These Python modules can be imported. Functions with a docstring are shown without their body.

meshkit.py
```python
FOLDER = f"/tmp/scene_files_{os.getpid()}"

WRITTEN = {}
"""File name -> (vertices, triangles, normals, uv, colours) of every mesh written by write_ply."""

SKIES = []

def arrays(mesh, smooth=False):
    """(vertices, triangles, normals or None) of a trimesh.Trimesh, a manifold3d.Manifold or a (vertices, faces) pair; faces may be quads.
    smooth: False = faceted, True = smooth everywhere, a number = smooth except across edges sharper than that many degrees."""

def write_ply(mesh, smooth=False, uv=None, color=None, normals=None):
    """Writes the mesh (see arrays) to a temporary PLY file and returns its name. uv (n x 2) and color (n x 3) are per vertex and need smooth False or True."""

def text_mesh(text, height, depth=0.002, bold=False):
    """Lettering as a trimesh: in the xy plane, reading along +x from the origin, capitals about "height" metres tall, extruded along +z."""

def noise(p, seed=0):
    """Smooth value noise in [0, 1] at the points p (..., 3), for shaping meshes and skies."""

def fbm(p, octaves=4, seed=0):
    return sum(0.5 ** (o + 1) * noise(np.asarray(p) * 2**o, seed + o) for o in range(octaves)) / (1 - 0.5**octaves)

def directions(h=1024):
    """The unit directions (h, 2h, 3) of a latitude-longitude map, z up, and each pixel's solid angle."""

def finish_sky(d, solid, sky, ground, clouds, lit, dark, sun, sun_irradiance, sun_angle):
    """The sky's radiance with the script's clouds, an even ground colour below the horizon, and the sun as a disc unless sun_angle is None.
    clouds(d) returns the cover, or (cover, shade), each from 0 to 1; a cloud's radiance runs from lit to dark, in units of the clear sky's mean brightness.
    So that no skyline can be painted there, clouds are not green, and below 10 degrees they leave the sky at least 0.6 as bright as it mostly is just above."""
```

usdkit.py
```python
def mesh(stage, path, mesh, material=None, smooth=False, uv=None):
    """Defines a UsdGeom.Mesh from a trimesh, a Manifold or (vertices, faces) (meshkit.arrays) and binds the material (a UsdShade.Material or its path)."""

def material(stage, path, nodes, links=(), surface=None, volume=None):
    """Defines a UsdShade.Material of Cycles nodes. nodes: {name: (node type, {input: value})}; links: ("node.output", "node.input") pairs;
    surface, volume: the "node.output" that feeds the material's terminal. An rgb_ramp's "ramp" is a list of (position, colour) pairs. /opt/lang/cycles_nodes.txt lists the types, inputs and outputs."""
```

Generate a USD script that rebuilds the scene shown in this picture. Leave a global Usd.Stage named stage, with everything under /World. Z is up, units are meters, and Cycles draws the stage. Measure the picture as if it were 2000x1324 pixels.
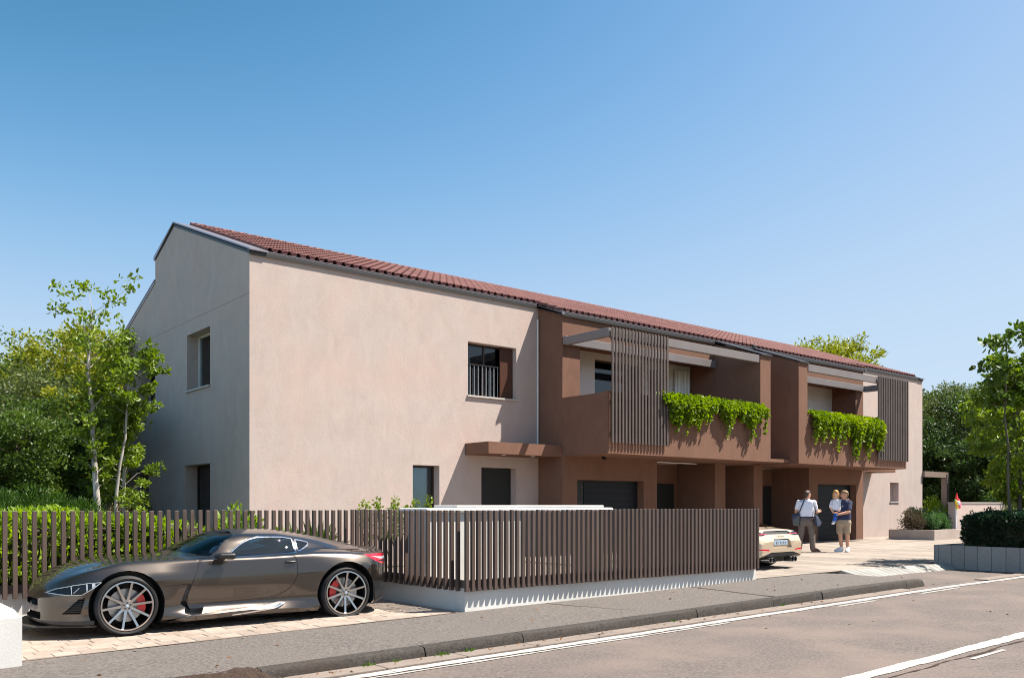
import math, random
import numpy as np, trimesh, manifold3d as m3, usdkit, meshkit
from scipy.interpolate import PchipInterpolator
from pxr import Usd, UsdGeom, UsdLux, UsdShade, Gf, Sdf, Vt

stage = Usd.Stage.CreateInMemory()
UsdGeom.Xform.Define(stage, '/World')
# ------------------------------------------------------------------ camera, sky, sun
CAM = np.array([-8.050, -19.270, 1.48])
cam = UsdGeom.Camera.Define(stage, '/World/camera')
cam.CreateHorizontalApertureAttr(36.0); cam.CreateVerticalApertureAttr(36.0 * 677 / 1024)
cam.CreateFocalLengthAttr(36.0 * 1705 / 2000); cam.CreateFStopAttr(0.0)
cam.CreateVerticalApertureOffsetAttr(36.0 * 324 / 2000)
cam.CreateClippingRangeAttr(Gf.Vec2f(0.1, 20000))
cam.CreateExposureAttr(1.32)
YAW = math.degrees(math.atan2(1705, 2075))                     # facade direction seen from the view axis
cam.AddTranslateOp().Set(Gf.Vec3d(*CAM)); cam.AddRotateXYZOp().Set(Gf.Vec3f(90, 0, -YAW))
SUN = np.array([1.346, -1.0, 2.78]); SUN /= np.linalg.norm(SUN)
sky = UsdLux.DomeLight.Define(stage, '/World/sky')
skymat = usdkit.material(stage, '/World/Looks/sky_look', {
    's': ('sky_texture', {'sky_type': 'single_scattering', 'sun_disc': False, 'sun_elevation': math.asin(SUN[2]), 'sun_rotation': math.atan2(SUN[0], SUN[1]),
                          'altitude': 100.0, 'air_density': 1.0, 'aerosol_density': 1.0, 'ozone_density': 3.0}),
    'q': ('separate_color', {}), 'c': ('combine_color', {}), 'b': ('background_shader', {'strength': 0.055}),
    **{n + t: v for n, x0, p, c, A in (('r', 1.303, 4.3, 3.05, 4.515), ('g', 2.119, 3.5, 1.12, 5.827), ('b', 3.811, 6.0, .368, 6.92)) for t, v in (
        ('0', ('math', {'math_type': 'divide', 'value2': x0})), ('1', ('math', {'math_type': 'power', 'value2': p})), ('2', ('math', {'math_type': 'add', 'value2': c})), ('3', ('math', {'math_type': 'divide'})), ('4', ('math', {'math_type': 'multiply', 'value2': A})))}},
    [('s.color', 'q.color'), ('c.color', 'b.color')] + [l for n in 'rgb' for l in (('q.' + n, n + '0.value1'), (n + '0.value', n + '1.value1'), (n + '1.value', n + '2.value1'), (n + '1.value', n + '3.value1'), (n + '2.value', n + '3.value2'), (n + '3.value', n + '4.value1'), (n + '4.value', 'c.' + n))], surface='b.background')
UsdShade.MaterialBindingAPI.Apply(sky.GetPrim()).Bind(skymat)
sky.GetPrim().SetCustomDataByKey('kind', 'structure'); sky.GetPrim().SetCustomDataByKey('label', 'clear blue summer sky fading paler to the horizon'); sky.GetPrim().SetCustomDataByKey('category', 'sky')
sun = UsdLux.DistantLight.Define(stage, '/World/sun')
sun.CreateNormalizeAttr(True); sun.CreateIntensityAttr(1.25); sun.CreateAngleAttr(0.5); sun.CreateColorAttr(Gf.Vec3f(1.0, 0.93, 0.83))
q = Gf.Rotation(Gf.Vec3d(0, 0, 1), Gf.Vec3d(*map(float, SUN))).GetQuat()
sun.AddOrientOp().Set(Gf.Quatf(q))

# ------------------------------------------------------------------ materials
L = '/World/Looks/'
M = {}
def plain(n, col, rough=.6, metal=0., coat=0., spec=.5, **k):
    M[n] = usdkit.material(stage, L + n, {'p': ('principled_bsdf', {'base_color': col, 'roughness': rough, 'metallic': metal, 'coat_weight': coat, 'specular_ior_level': spec, **k})}, surface='p.BSDF')
def noisy(n, c1, c2, scale=8., rough=.8, bump=.0, bscale=120., stretch=(1, 1, 1), metal=0., detail=5., c3=None, scale3=.5, spec=.4, isl=0., bdist=.01, coat=0., amt3=.5):
    nd = {'g': ('geometry', {}), 'm': ('mapping', {'scale': stretch}), 'n': ('noise_texture', {'scale': scale, 'detail': detail, 'roughness': .6}),
          'r': ('rgb_ramp', {'ramp': [(.3, c1), (.7, c2)]}), 'p': ('principled_bsdf', {'roughness': rough, 'metallic': metal, 'specular_ior_level': spec, 'coat_weight': coat})}
    ln = [('g.position', 'm.vector'), ('m.vector', 'n.vector'), ('n.fac', 'r.fac')]
    out = 'r.color'
    if c3 is not None:
        nd['n3'] = ('noise_texture', {'scale': scale3, 'detail': 3.}); nd['r3'] = ('rgb_ramp', {'ramp': [(.42, (0, 0, 0)), (.68, (amt3,) * 3)]}); nd['x'] = ('mix_color', {'b': c3})
        ln += [('g.position', 'n3.vector'), ('n3.fac', 'r3.fac'), ('r3.color', 'x.fac'), (out, 'x.a')]; out = 'x.result'
    if isl:
        nd['h'] = ('hsv', {}); nd['mr'] = ('map_range', {'from_min': 0., 'from_max': 1., 'to_min': 1 - isl, 'to_max': 1 + isl}); nd['oi'] = ('object_info', {}); nd['ad'] = ('math', {'math_type': 'add'}); nd['fr'] = ('math', {'math_type': 'fraction'})
        ln += [('g.random_per_island', 'ad.value1'), ('oi.random', 'ad.value2'), ('ad.value', 'fr.value1'), ('fr.value', 'mr.value'), ('mr.result', 'h.value'), (out, 'h.color')]; out = 'h.color'
    ln.append((out, 'p.base_color'))
    if bump:
        nd['bn'] = ('noise_texture', {'scale': bscale, 'detail': 4., 'roughness': .7}); nd['b'] = ('bump', {'strength': bump, 'distance': bdist})
        ln += [('g.position', 'bn.vector'), ('bn.fac', 'b.height'), ('b.normal', 'p.normal')]
    M[n] = usdkit.material(stage, L + n, nd, ln, surface='p.BSDF')
def leaf(n, cols, rough=.45, trans=.35, tcol=None, spec=.35):
    k = len(cols); tcol = tcol or [min(1, c * 1.6) for c in cols[k // 2]]
    M[n] = usdkit.material(stage, L + n, {'g': ('geometry', {}), 'nz': ('noise_texture', {'scale': .9, 'detail': 2.}), 'a': ('math', {'math_type': 'multiply_add', 'value2': .75, 'value3': -.1}), 'ad': ('math', {'math_type': 'multiply_add', 'value2': .5}),
        'r': ('rgb_ramp', {'ramp': [(i / (k - 1), c) for i, c in enumerate(cols)]}), 'p': ('principled_bsdf', {'roughness': rough, 'specular_ior_level': spec}),
        't': ('translucent_bsdf', {}), 'h': ('hsv', {'value': 1.35, 'saturation': 1.1}), 'x': ('mix_closure', {'fac': trans})},
        [('g.position', 'nz.vector'), ('nz.fac', 'a.value1'), ('g.random_per_island', 'ad.value1'), ('a.value', 'ad.value3'), ('ad.value', 'r.fac'), ('r.color', 'p.base_color'), ('r.color', 'h.color'), ('h.color', 't.color'),
         ('p.BSDF', 'x.closure1'), ('t.BSDF', 'x.closure2')], surface='x.closure')
def stucco(n, c1, c2, c3, b=.5):
    M[n] = usdkit.material(stage, L + n, {'g': ('geometry', {}), 'm': ('mapping', {'scale': (2.4, 2.4, 1.3)}), 'n': ('noise_texture', {'scale': 1., 'detail': 9., 'roughness': .68, 'distortion': .6}), 'r': ('rgb_ramp', {'ramp': [(.3, c1), (.72, c2)]}),
        'n2': ('noise_texture', {'scale': .55, 'detail': 4., 'roughness': .6}), 'r2': ('rgb_ramp', {'ramp': [(.45, (0, 0, 0)), (.7, (.55, .55, .55))]}), 'x': ('mix_color', {'b': c3}),
        'n3': ('noise_texture', {'scale': 34., 'detail': 6., 'roughness': .8}), 'n4': ('noise_texture', {'scale': 9., 'detail': 4.}), 'ma': ('math', {'math_type': 'multiply_add', 'value2': .45}), 'b': ('bump', {'strength': b, 'distance': .012}), 'p': ('principled_bsdf', {'roughness': .92, 'specular_ior_level': .2}),
        'sp': ('rgb_ramp', {'ramp': [(.3, (.88, .88, .88)), (.68, (1.06, 1.06, 1.06))]}), 'xm': ('mix_color', {'blend_type': 'multiply', 'fac': 1., 'use_clamp': False})},
        [('g.position', 'm.vector'), ('m.vector', 'n.vector'), ('n.fac', 'r.fac'), ('g.position', 'n2.vector'), ('n2.fac', 'r2.fac'), ('r2.color', 'x.fac'), ('r.color', 'x.a'),
         ('g.position', 'n3.vector'), ('g.position', 'n4.vector'), ('n3.fac', 'sp.fac'), ('x.result', 'xm.a'), ('sp.color', 'xm.b'), ('xm.result', 'p.base_color'), ('n4.fac', 'ma.value1'), ('n3.fac', 'ma.value3'), ('ma.value', 'b.height'), ('b.normal', 'p.normal')], surface='p.BSDF')
stucco('pink_stucco', (.405, .333, .304), (.475, .40, .368), (.495, .36, .315))
stucco('brown_stucco', (.152, .080, .055), (.192, .103, .072), (.138, .071, .049), .35)
stucco('white_stucco', (.72, .71, .70), (.78, .77, .76), (.70, .68, .65), .35)
noisy('white_render', (.52, .51, .49), (.60, .59, .57), 1.2, .9, .25, 60., c3=(.36, .33, .29), scale3=.8, amt3=.35)
noisy('pale_concrete', (.33, .275, .235), (.39, .33, .29), 2.5, .9, .3, 80., c3=(.27, .21, .175), scale3=1.1)
noisy('grey_cladding', (.20, .19, .182), (.255, .243, .232), 9., .8, .2, 90., stretch=(1, 1, 5), isl=.10)
noisy('asphalt_road', (.062, .050, .045), (.155, .127, .114), 40., .88, .7, 70., stretch=(.55, 1, 1), detail=9., c3=(.165, .125, .108), scale3=.9, amt3=.75, bdist=.01)
noisy('asphalt_walk', (.058, .051, .047), (.178, .154, .140), 26., .9, .6, 45., detail=7., c3=(.13, .113, .10), scale3=1.3, amt3=.45, bdist=.045)
noisy('kerb_stone', (.022, .019, .017), (.075, .064, .057), 30., .9, 1., 110., c3=(.05, .036, .028), scale3=2., isl=.12, bdist=.015)
noisy('gutter_stone', (.17, .135, .115), (.22, .18, .155), 30., .9, .5, 120., c3=(.13, .105, .09), scale3=1.5)
noisy('soil', (.03, .018, .012), (.085, .052, .038), 40., .95, 1., 70., bdist=.03)
noisy('terrain', (.05, .055, .02), (.11, .09, .05), 1.5, .95, .6, 30., c3=(.16, .12, .08), scale3=.2)
noisy('paint_white', (.33, .32, .295), (.50, .49, .465), 18., .7, .2, 200., c3=(.20, .175, .16), scale3=9., amt3=.65)
for i, (a, b) in enumerate((((.255, .213, .180), (.32, .268, .228)), ((.285, .232, .192), (.345, .285, .24)), ((.23, .19, .16), (.29, .24, .205)))):
    noisy('paver_%d' % i, a, b, 14., .88, .4, 90., isl=.06, c3=(.19, .125, .09), scale3=3., amt3=.4)
for i, (a, b) in enumerate((((.215, .178, .150), (.27, .225, .19)), ((.25, .207, .175), (.295, .247, .21)), ((.185, .155, .13), (.245, .205, .172)))):
    noisy('slab_%d' % i, a, b, 5., .9, .3, 120., stretch=(6, .5, 1), isl=.05)
noisy('joint_sand', (.17, .13, .105), (.24, .185, .15), 40., .95)
noisy('ramp_stone', (.225, .215, .20), (.30, .29, .27), 4., .9, .3, 100., isl=.12, c3=(.18, .17, .15), scale3=3.)
for i, (a, b) in enumerate((((.138, .054, .049), (.188, .076, .068)), ((.118, .046, .043), (.165, .066, .060)), ((.16, .067, .060), (.205, .09, .079)))):
    noisy('tile_%d' % i, a, b, 12., .82, .25, 90., isl=.07, c3=(.095, .043, .038), scale3=1.6, amt3=.35)
noisy('fence_metal', (.066, .044, .036), (.090, .062, .051), 2., .5, .12, 150., stretch=(6, 6, .6), isl=.10, spec=.35)
noisy('screen_metal', (.080, .061, .054), (.10, .077, .068), 2., .5, .1, 150., isl=.05, spec=.3)
noisy('beam_metal', (.16, .14, .138), (.18, .158, .155), 2., .42, .08, 100., spec=.4)
plain('portal_paint', (.20, .145, .12), .7)
plain('zinc', (.30, .27, .29), .38, .75)
plain('fascia', (.055, .05, .05), .5, .2)
plain('dark_metal', (.035, .032, .032), .45, .3)
plain('dark_frame', (.022, .012, .009), .4)
plain('baluster_grey', (.30, .31, .33), .4)
plain('white_frame', (.62, .62, .60), .4)
noisy('shutter_wood', (.045, .016, .008), (.08, .028, .014), 6., .45, .1, 80., stretch=(12, 12, .6))
plain('door_grey', (.020, .021, .021), .5, spec=.25)
plain('garage_grey', (.0075, .009, .013), .5, spec=.2)
plain('black_hole', (.006, .006, .007), .9)
plain('room_dark', (.03, .024, .02), .9)
noisy('curtain', (.62, .61, .58), (.74, .73, .70), 1., .95)
plain('blind_grey', (.36, .42, .44), .8)
plain('sill_stone', (.45, .42, .39), .7)
plain('rubber', (.012, .012, .013), .62)
plain('plastic_black', (.012, .012, .013), .38)
plain('interior_dark', (.02, .02, .022), .6)
plain('chrome', (.78, .78, .80), .12, 1.)
plain('alloy', (.56, .54, .53), .22, 1.)
plain('alloy_dark', (.03, .03, .033), .3, .8)
plain('brake_disc', (.42, .42, .43), .33, .9)
plain('caliper_red', (.62, .015, .02), .3, 0., .6)
plain('lamp_clear', (.010, .014, .020), .16, spec=.25)
plain('lamp_white', (.42, .45, .48), .2, .3)
plain('lamp_red', (.55, .008, .02), .1, 0., 1.)
plain('plate_blue', (.34, .45, .58), .4, .2)
plain('spot_light', (.85, .85, .82), .3)
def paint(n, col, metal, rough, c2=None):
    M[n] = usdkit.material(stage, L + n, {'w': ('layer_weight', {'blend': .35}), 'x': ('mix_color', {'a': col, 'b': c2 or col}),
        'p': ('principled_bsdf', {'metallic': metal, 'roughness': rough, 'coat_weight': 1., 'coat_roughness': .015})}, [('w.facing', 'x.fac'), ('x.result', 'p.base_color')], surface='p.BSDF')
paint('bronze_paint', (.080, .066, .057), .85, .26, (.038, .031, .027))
paint('cream_paint', (.50, .395, .29), .1, .35, (.40, .31, .22))
def glass(n, tint, refl=1.45, rough=.01):
    M[n] = usdkit.material(stage, L + n, {'t': ('transparent_bsdf', {'color': tint}), 'g': ('glossy_bsdf', {'color': (.95, .97, 1.), 'roughness': rough}), 'f': ('fresnel', {'IOR': refl}), 'x': ('mix_closure', {})},
        [('f.fac', 'x.fac'), ('t.BSDF', 'x.closure1'), ('g.BSDF', 'x.closure2')], surface='x.closure')
glass('window_glass', (.62, .70, .72), 1.7)
glass('car_glass', (.24, .36, .42), 1.75)
glass('screen_glass', (.62, .72, .74), 1.55)
leaf('leaf_hedge', [(.10, .16, .018), (.23, .33, .03), (.42, .52, .045), (.54, .56, .05)], trans=.45)
leaf('leaf_dark', [(.025, .052, .014), (.06, .11, .026), (.11, .18, .04)])
leaf('leaf_mid', [(.04, .08, .012), (.10, .16, .024), (.20, .245, .035)])
leaf('leaf_blue', [(.036, .085, .024), (.075, .155, .042), (.14, .23, .06)])
leaf('leaf_yellow', [(.11, .15, .014), (.25, .27, .02), (.38, .34, .028), (.46, .29, .035)])
leaf('leaf_sapling', [(.07, .12, .014), (.16, .23, .022), (.28, .32, .028), (.40, .25, .04)])
leaf('leaf_olive', [(.055, .08, .024), (.115, .145, .042), (.20, .205, .055)])
leaf('leaf_vine', [(.05, .10, .010), (.17, .25, .014), (.30, .35, .018), (.42, .39, .03)], trans=.4)
leaf('leaf_box', [(.008, .024, .010), (.018, .048, .020), (.04, .085, .035)])
leaf('leaf_red', [(.05, .05, .03), (.10, .06, .035), (.18, .06, .04)])
leaf('needle', [(.03, .07, .008), (.055, .12, .012), (.09, .17, .02)])
leaf('leaf_beige', [(.16, .13, .07), (.26, .22, .13), (.34, .29, .18)], trans=.2)
leaf('grass', [(.06, .13, .012), (.12, .24, .02), (.2, .3, .04)])
leaf('litter_leaf', [(.16, .07, .025), (.28, .13, .05), (.36, .24, .10)], trans=.1)
noisy('bark_pale', (.26, .23, .20), (.46, .43, .39), 9., .9, .5, 60., stretch=(1, 1, .4), c3=(.10, .085, .07), scale3=4.)
noisy('bark_dark', (.05, .04, .032), (.11, .09, .07), 9., .9, .6, 50., stretch=(1, 1, .3))
plain('twig', (.035, .03, .014), .9)
plain('skin', (.50, .255, .165), .5, subsurface_weight=.12)
plain('skin_child', (.62, .37, .28), .5, subsurface_weight=.12)
plain('hair_brown', (.045, .022, .014), .6); plain('hair_fair', (.17, .085, .035), .6); plain('hair_blond', (.42, .22, .06), .55)
noisy('shirt_white', (.62, .62, .70), (.74, .74, .82), 12., .85, .35, 25., bdist=.02)
noisy('polo_navy', (.018, .024, .06), (.03, .038, .085), 12., .85, .4, 25., bdist=.02)
noisy('trousers_taupe', (.13, .10, .088), (.165, .13, .112), 10., .88, .4, 22., bdist=.02)
noisy('shorts_khaki', (.30, .225, .15), (.36, .275, .19), 10., .88, .4, 22., bdist=.02)
plain('denim_blue', (.015, .10, .45), .8); plain('sock_white', (.75, .75, .78), .7); plain('shoe_white', (.68, .70, .76), .55); plain('shoe_brown', (.10, .04, .022), .45)
plain('bag_navy', (.02, .028, .06), .6); plain('bag_grey', (.07, .078, .08), .6); plain('belt_navy', (.012, .018, .07), .5); plain('dark_trousers', (.012, .014, .025), .8)
plain('eye_dark', (.01, .008, .006), .2); plain('lip', (.35, .10, .085), .5)
plain('flag_red', (.62, .02, .025), .6); plain('flag_pink', (.75, .16, .22), .6); plain('flag_yellow', (.75, .5, .03), .6); plain('flag_green', (.03, .2, .06), .6); plain('pole_white', (.75, .75, .75), .4)

# ------------------------------------------------------------------ helpers
used = {}
def uniq(parent, name):
    k = (parent, name); n = used.get(k, -1) + 1; used[k] = n
    return name if n == 0 else '%s_%03d' % (name, n)
origin = {'/World': np.zeros(3)}
def tag(p, label=None, cat=None, group=None, kind=None):
    for k, v in (('label', label), ('category', cat), ('group', group), ('kind', kind)):
        if v: p.SetCustomDataByKey(k, v)
    return p
def thing(name, pos=(0, 0, 0), label=None, cat=None, group=None, kind=None):
    path = '/World/' + uniq('/World', name); x = UsdGeom.Xform.Define(stage, path); x.AddTranslateOp().Set(Gf.Vec3d(*map(float, pos)))
    origin[path] = np.array(pos, float); tag(x.GetPrim(), label, cat, group, kind); return path
def obj(name, mesh, mat, parent='/World', smooth=False, label=None, cat=None, group=None, kind=None):
    path = parent + '/' + uniq(parent, name)
    v, f, n = meshkit.arrays(mesh, smooth)
    o = origin[parent]; origin[path] = o
    m = usdkit.mesh(stage, path, (v - o, f), M[mat])
    if n is not None:
        m.CreateNormalsAttr(Vt.Vec3fArray.FromNumpy(n.astype(np.float32))); m.SetNormalsInterpolation('vertex')
    tag(m.GetPrim(), label, cat, group, kind); return path
def cat(ms):
    ms = [x if isinstance(x, trimesh.Trimesh) else T(x) for x in ms]; return trimesh.util.concatenate(ms)
def T(m):
    if isinstance(m, trimesh.Trimesh): return m
    a = m.to_mesh(); return trimesh.Trimesh(np.array(a.vert_properties[:, :3], float), np.array(a.tri_verts), process=False)
def MF(t): return m3.Manifold(m3.Mesh(np.asarray(t.vertices, np.float32), np.asarray(t.faces, np.uint32)))
def bx(x0, x1, y0, y1, z0, z1):
    return m3.Manifold.cube((x1 - x0, y1 - y0, z1 - z0)).translate((x0, y0, z0))
def cs(poly):
    p = np.asarray(poly, float); a = np.sum(p[:, 0] * np.roll(p[:, 1], -1) - np.roll(p[:, 0], -1) * p[:, 1])
    return m3.CrossSection([p if a > 0 else p[::-1]])
def ex_x(poly_yz, x0, x1):                                        # (y,z) outline pushed along x
    return m3.Manifold.extrude(cs(poly_yz), x1 - x0).transform(np.array([[0, 0, 1, x0], [1, 0, 0, 0], [0, 1, 0, 0]], float))
def ex_y(poly_xz, y0, y1):
    return m3.Manifold.extrude(cs(poly_xz), y1 - y0).transform(np.array([[1, 0, 0, 0], [0, 0, -1, y1], [0, 1, 0, 0]], float))
def ex_z(poly_xy, z0, z1): return m3.Manifold.extrude(cs(poly_xy), z1 - z0).translate((0, 0, z0))
def uni(l): return m3.Manifold.batch_boolean(l, m3.OpType.Add)
def rbox(x0, x1, y0, y1, z0, z1, r=.01):                          # box with chamfered edges
    c = [bx(x0 + r, x1 - r, y0, y1, z0 + r, z1 - r), bx(x0, x1, y0 + r, y1 - r, z0 + r, z1 - r), bx(x0 + r, x1 - r, y0 + r, y1 - r, z0, z1)]
    return m3.Manifold.batch_hull(c)
def tube(pts, r, sides=6, cap=True):
    p = np.asarray(pts, float); r = np.broadcast_to(r, (len(p),)).astype(float)
    t = np.gradient(p, axis=0); t /= np.linalg.norm(t, axis=1, keepdims=True) + 1e-12
    a = np.cross(t, np.where(np.abs(t[:, 2:]) < .9, [0, 0, 1.], [1., 0, 0])); a /= np.linalg.norm(a, axis=1, keepdims=True) + 1e-12
    b = np.cross(t, a); g = np.arange(sides) * 2 * np.pi / sides
    v = (p[:, None] + r[:, None, None] * (np.cos(g)[None, :, None] * a[:, None] + np.sin(g)[None, :, None] * b[:, None])).reshape(-1, 3)
    i, j = np.meshgrid(np.arange(len(p) - 1), np.arange(sides), indexing='ij')
    q = np.stack([i * sides + j, i * sides + (j + 1) % sides, (i + 1) * sides + (j + 1) % sides, (i + 1) * sides + j], -1).reshape(-1, 4)
    f = [q[:, [0, 1, 2]], q[:, [0, 2, 3]]]
    if cap:
        n = len(p) - 1
        f += [np.array([[0, k + 1, k] for k in range(1, sides - 1)]), np.array([[n * sides, n * sides + k, n * sides + k + 1] for k in range(1, sides - 1)])]
    return trimesh.Trimesh(v, np.vstack(f), process=False)
def lathe(prof, n=40, axis='y'):                                   # prof: (radius, offset) closed outline, spun about the axis
    p = np.asarray(prof, float); a = np.arange(n) * 2 * np.pi / n
    r, h = p[:, 0], p[:, 1]
    v = np.stack([r[None] * np.cos(a)[:, None], np.broadcast_to(h, (n, len(p))), r[None] * np.sin(a)[:, None]], -1).reshape(-1, 3)
    k = len(p); i, j = np.meshgrid(np.arange(n), np.arange(k), indexing='ij')
    q = np.stack([i * k + j, ((i + 1) % n) * k + j, ((i + 1) % n) * k + (j + 1) % k, i * k + (j + 1) % k], -1).reshape(-1, 4)
    t = trimesh.Trimesh(v, np.vstack([q[:, [0, 1, 2]], q[:, [0, 2, 3]]]), process=False)
    if t.volume < 0: t.invert()
    return t
def grid_sheet(xs, ys, zf):
    X, Y = np.meshgrid(xs, ys, indexing='ij'); Z = zf(X, Y); n = len(ys)
    v = np.stack([X, Y, Z], -1).reshape(-1, 3); i, j = np.meshgrid(np.arange(len(xs) - 1), np.arange(n - 1), indexing='ij')
    q = np.stack([i * n + j, (i + 1) * n + j, (i + 1) * n + j + 1, i * n + j + 1], -1).reshape(-1, 4)
    return trimesh.Trimesh(v, np.vstack([q[:, [0, 1, 2]], q[:, [0, 2, 3]]]), process=False)
def slab(poly_top, t):                                             # convex top polygon (n,3) with sides going down t, top edge eased
    p = np.asarray(poly_top, float); n = len(p); c = p.mean(0); e = .006
    inn = p + (c - p) / (np.linalg.norm(c - p, axis=1, keepdims=True) + 1e-9) * e * 1.4
    v = np.vstack([inn, p - [0, 0, e * .7], p - [0, 0, t]]); f = [[0, k, k + 1] for k in range(1, n - 1)]
    for s in (0, n):
        for k in range(n): f += [[s + k, s + n + k, s + n + (k + 1) % n], [s + k, s + n + (k + 1) % n, s + (k + 1) % n]]
    t_ = trimesh.Trimesh(v, f, process=False)
    nrm = np.cross(v[1] - v[0], v[2] - v[0])
    if nrm[2] < 0: t_.invert()
    return t_
gz = lambda x: np.interp(x, [-200, -60, -8, 6, 9, 40, 400], [-.9, -.45, -.075, .10, .105, .1, .1])      # pavement, drives and gardens
rz = lambda x: np.interp(x, [-200, -60, -8, -4.2, 8, 14, 60, 400], [-1, -.6, -.17, -.138, -.02, -.005, .02, .02])   # carriageway
def dist(p): return np.linalg.norm(np.asarray(p) - CAM)
# ------------------------------------------------------------------ ground, road, pavement, drives
xs = np.unique(np.r_[np.linspace(-400, -20, 12), np.linspace(-20, 50, 71), np.linspace(50, 600, 14)])
ys = np.unique(np.r_[np.linspace(-300, -22, 10), np.linspace(-22, 30, 105), np.linspace(30, 700, 16)])
def ground_z(X, Y):
    z = np.where(Y < -11.5, np.minimum(rz(X), gz(X)), np.where((X > 8.3) & (Y < -9.3), np.minimum(rz(X), gz(X)), gz(X))) - .16
    z = z + .95 * np.exp(-((X + 5.5) / 3.2) ** 2 - ((Y - 1.5) / 2.6) ** 2) * (Y > -5.8) + .13 * (Y > -5.9) * (X < 0) + .12 * (Y < -21)
    return z + .12 * (meshkit.fbm(np.stack([X * .3, Y * .3, X * 0], -1), 3) - .5) * ((Y > 12) | (Y < -23))
obj('ground', grid_sheet(xs, ys, ground_z), 'terrain', smooth=True, label='bare garden soil and rough ground around the house', cat='ground', kind='structure')
road = thing('road', (0, -15, 0), 'worn grey asphalt road running past the house', 'road', kind='structure')
rx = np.unique(np.r_[np.linspace(-150, -12, 24), np.linspace(-12, 22, 260), np.linspace(22, 260, 60)])
def road_z(X, Y): return rz(X) - .012 * np.abs(Y + 15.1) * .3 + .006 * (meshkit.fbm(np.stack([X * .8, Y * .8, X * 0], -1), 3) - .5)
obj('carriageway', grid_sheet(rx, np.linspace(-20.5, -11.58, 70), road_z), 'asphalt_road', road, smooth=True)
obj('apron', grid_sheet(np.linspace(8.0, 13.0, 22), np.linspace(-11.585, -9.85, 8), lambda X, Y: rz(X) - .01 + (Y + 11.58) * .004), 'asphalt_road', road, smooth=True)
def stripe(x0, x1, y0, y1, dz=.006, n=None, wob=.008, seed=0):
    n = n or max(2, int((x1 - x0) / .12)); X = np.linspace(x0, x1, n)
    w = (meshkit.noise(np.stack([X * 2.3, X * 0 + seed, X * 0], -1)) - .5) * wob; w2 = (meshkit.noise(np.stack([X * 9, X * 0 + seed + 5, X * 0], -1)) - .5) * wob
    v = np.vstack([np.stack([X, y0 + w + w2, road_z(X, X * 0 + y0) + dz], -1), np.stack([X, y1 + w - w2, road_z(X, X * 0 + y1) + dz], -1)])
    f = np.vstack([[[i, i + 1, n + i + 1], [i, n + i + 1, n + i]] for i in range(n - 1)])
    return trimesh.Trimesh(v, f, process=False)
x = -30.
k = 0
while x < 60:                                                     # channel stones at the road edge with the painted line on them
    l = .98 if x < 4 else 3.0
    g_ = cat([slab([(a, b, float(rz(a)) + .012) for a, b in ((x, -11.86), (x + l - .014, -11.86), (x + l - .014, -11.60), (x, -11.60))], .05)])
    if x + l < 8.4 or x > 8.4: obj('gutter_stone', g_, 'gutter_stone', road)
    obj('edge_line', stripe(x, x + l - .012, -12.03, -11.885, .008, wob=.02, seed=k), 'paint_white', road); k += 1; x += l
obj('thin_line', stripe(-8, 1.6, -12.115, -12.075, .007, wob=.02), 'paint_white', road)
for a, b in ((4.25, 5.35), (6.9, 8.4), (11.9, 14.5), (16.5, 20)): obj('thin_line', stripe(a, b, -12.17, -12.12, .007), 'paint_white', road)
obj('centre_line', stripe(-12, 80, -15.19, -15.02, .007, wob=.03, seed=9), 'paint_white', road)
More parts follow.
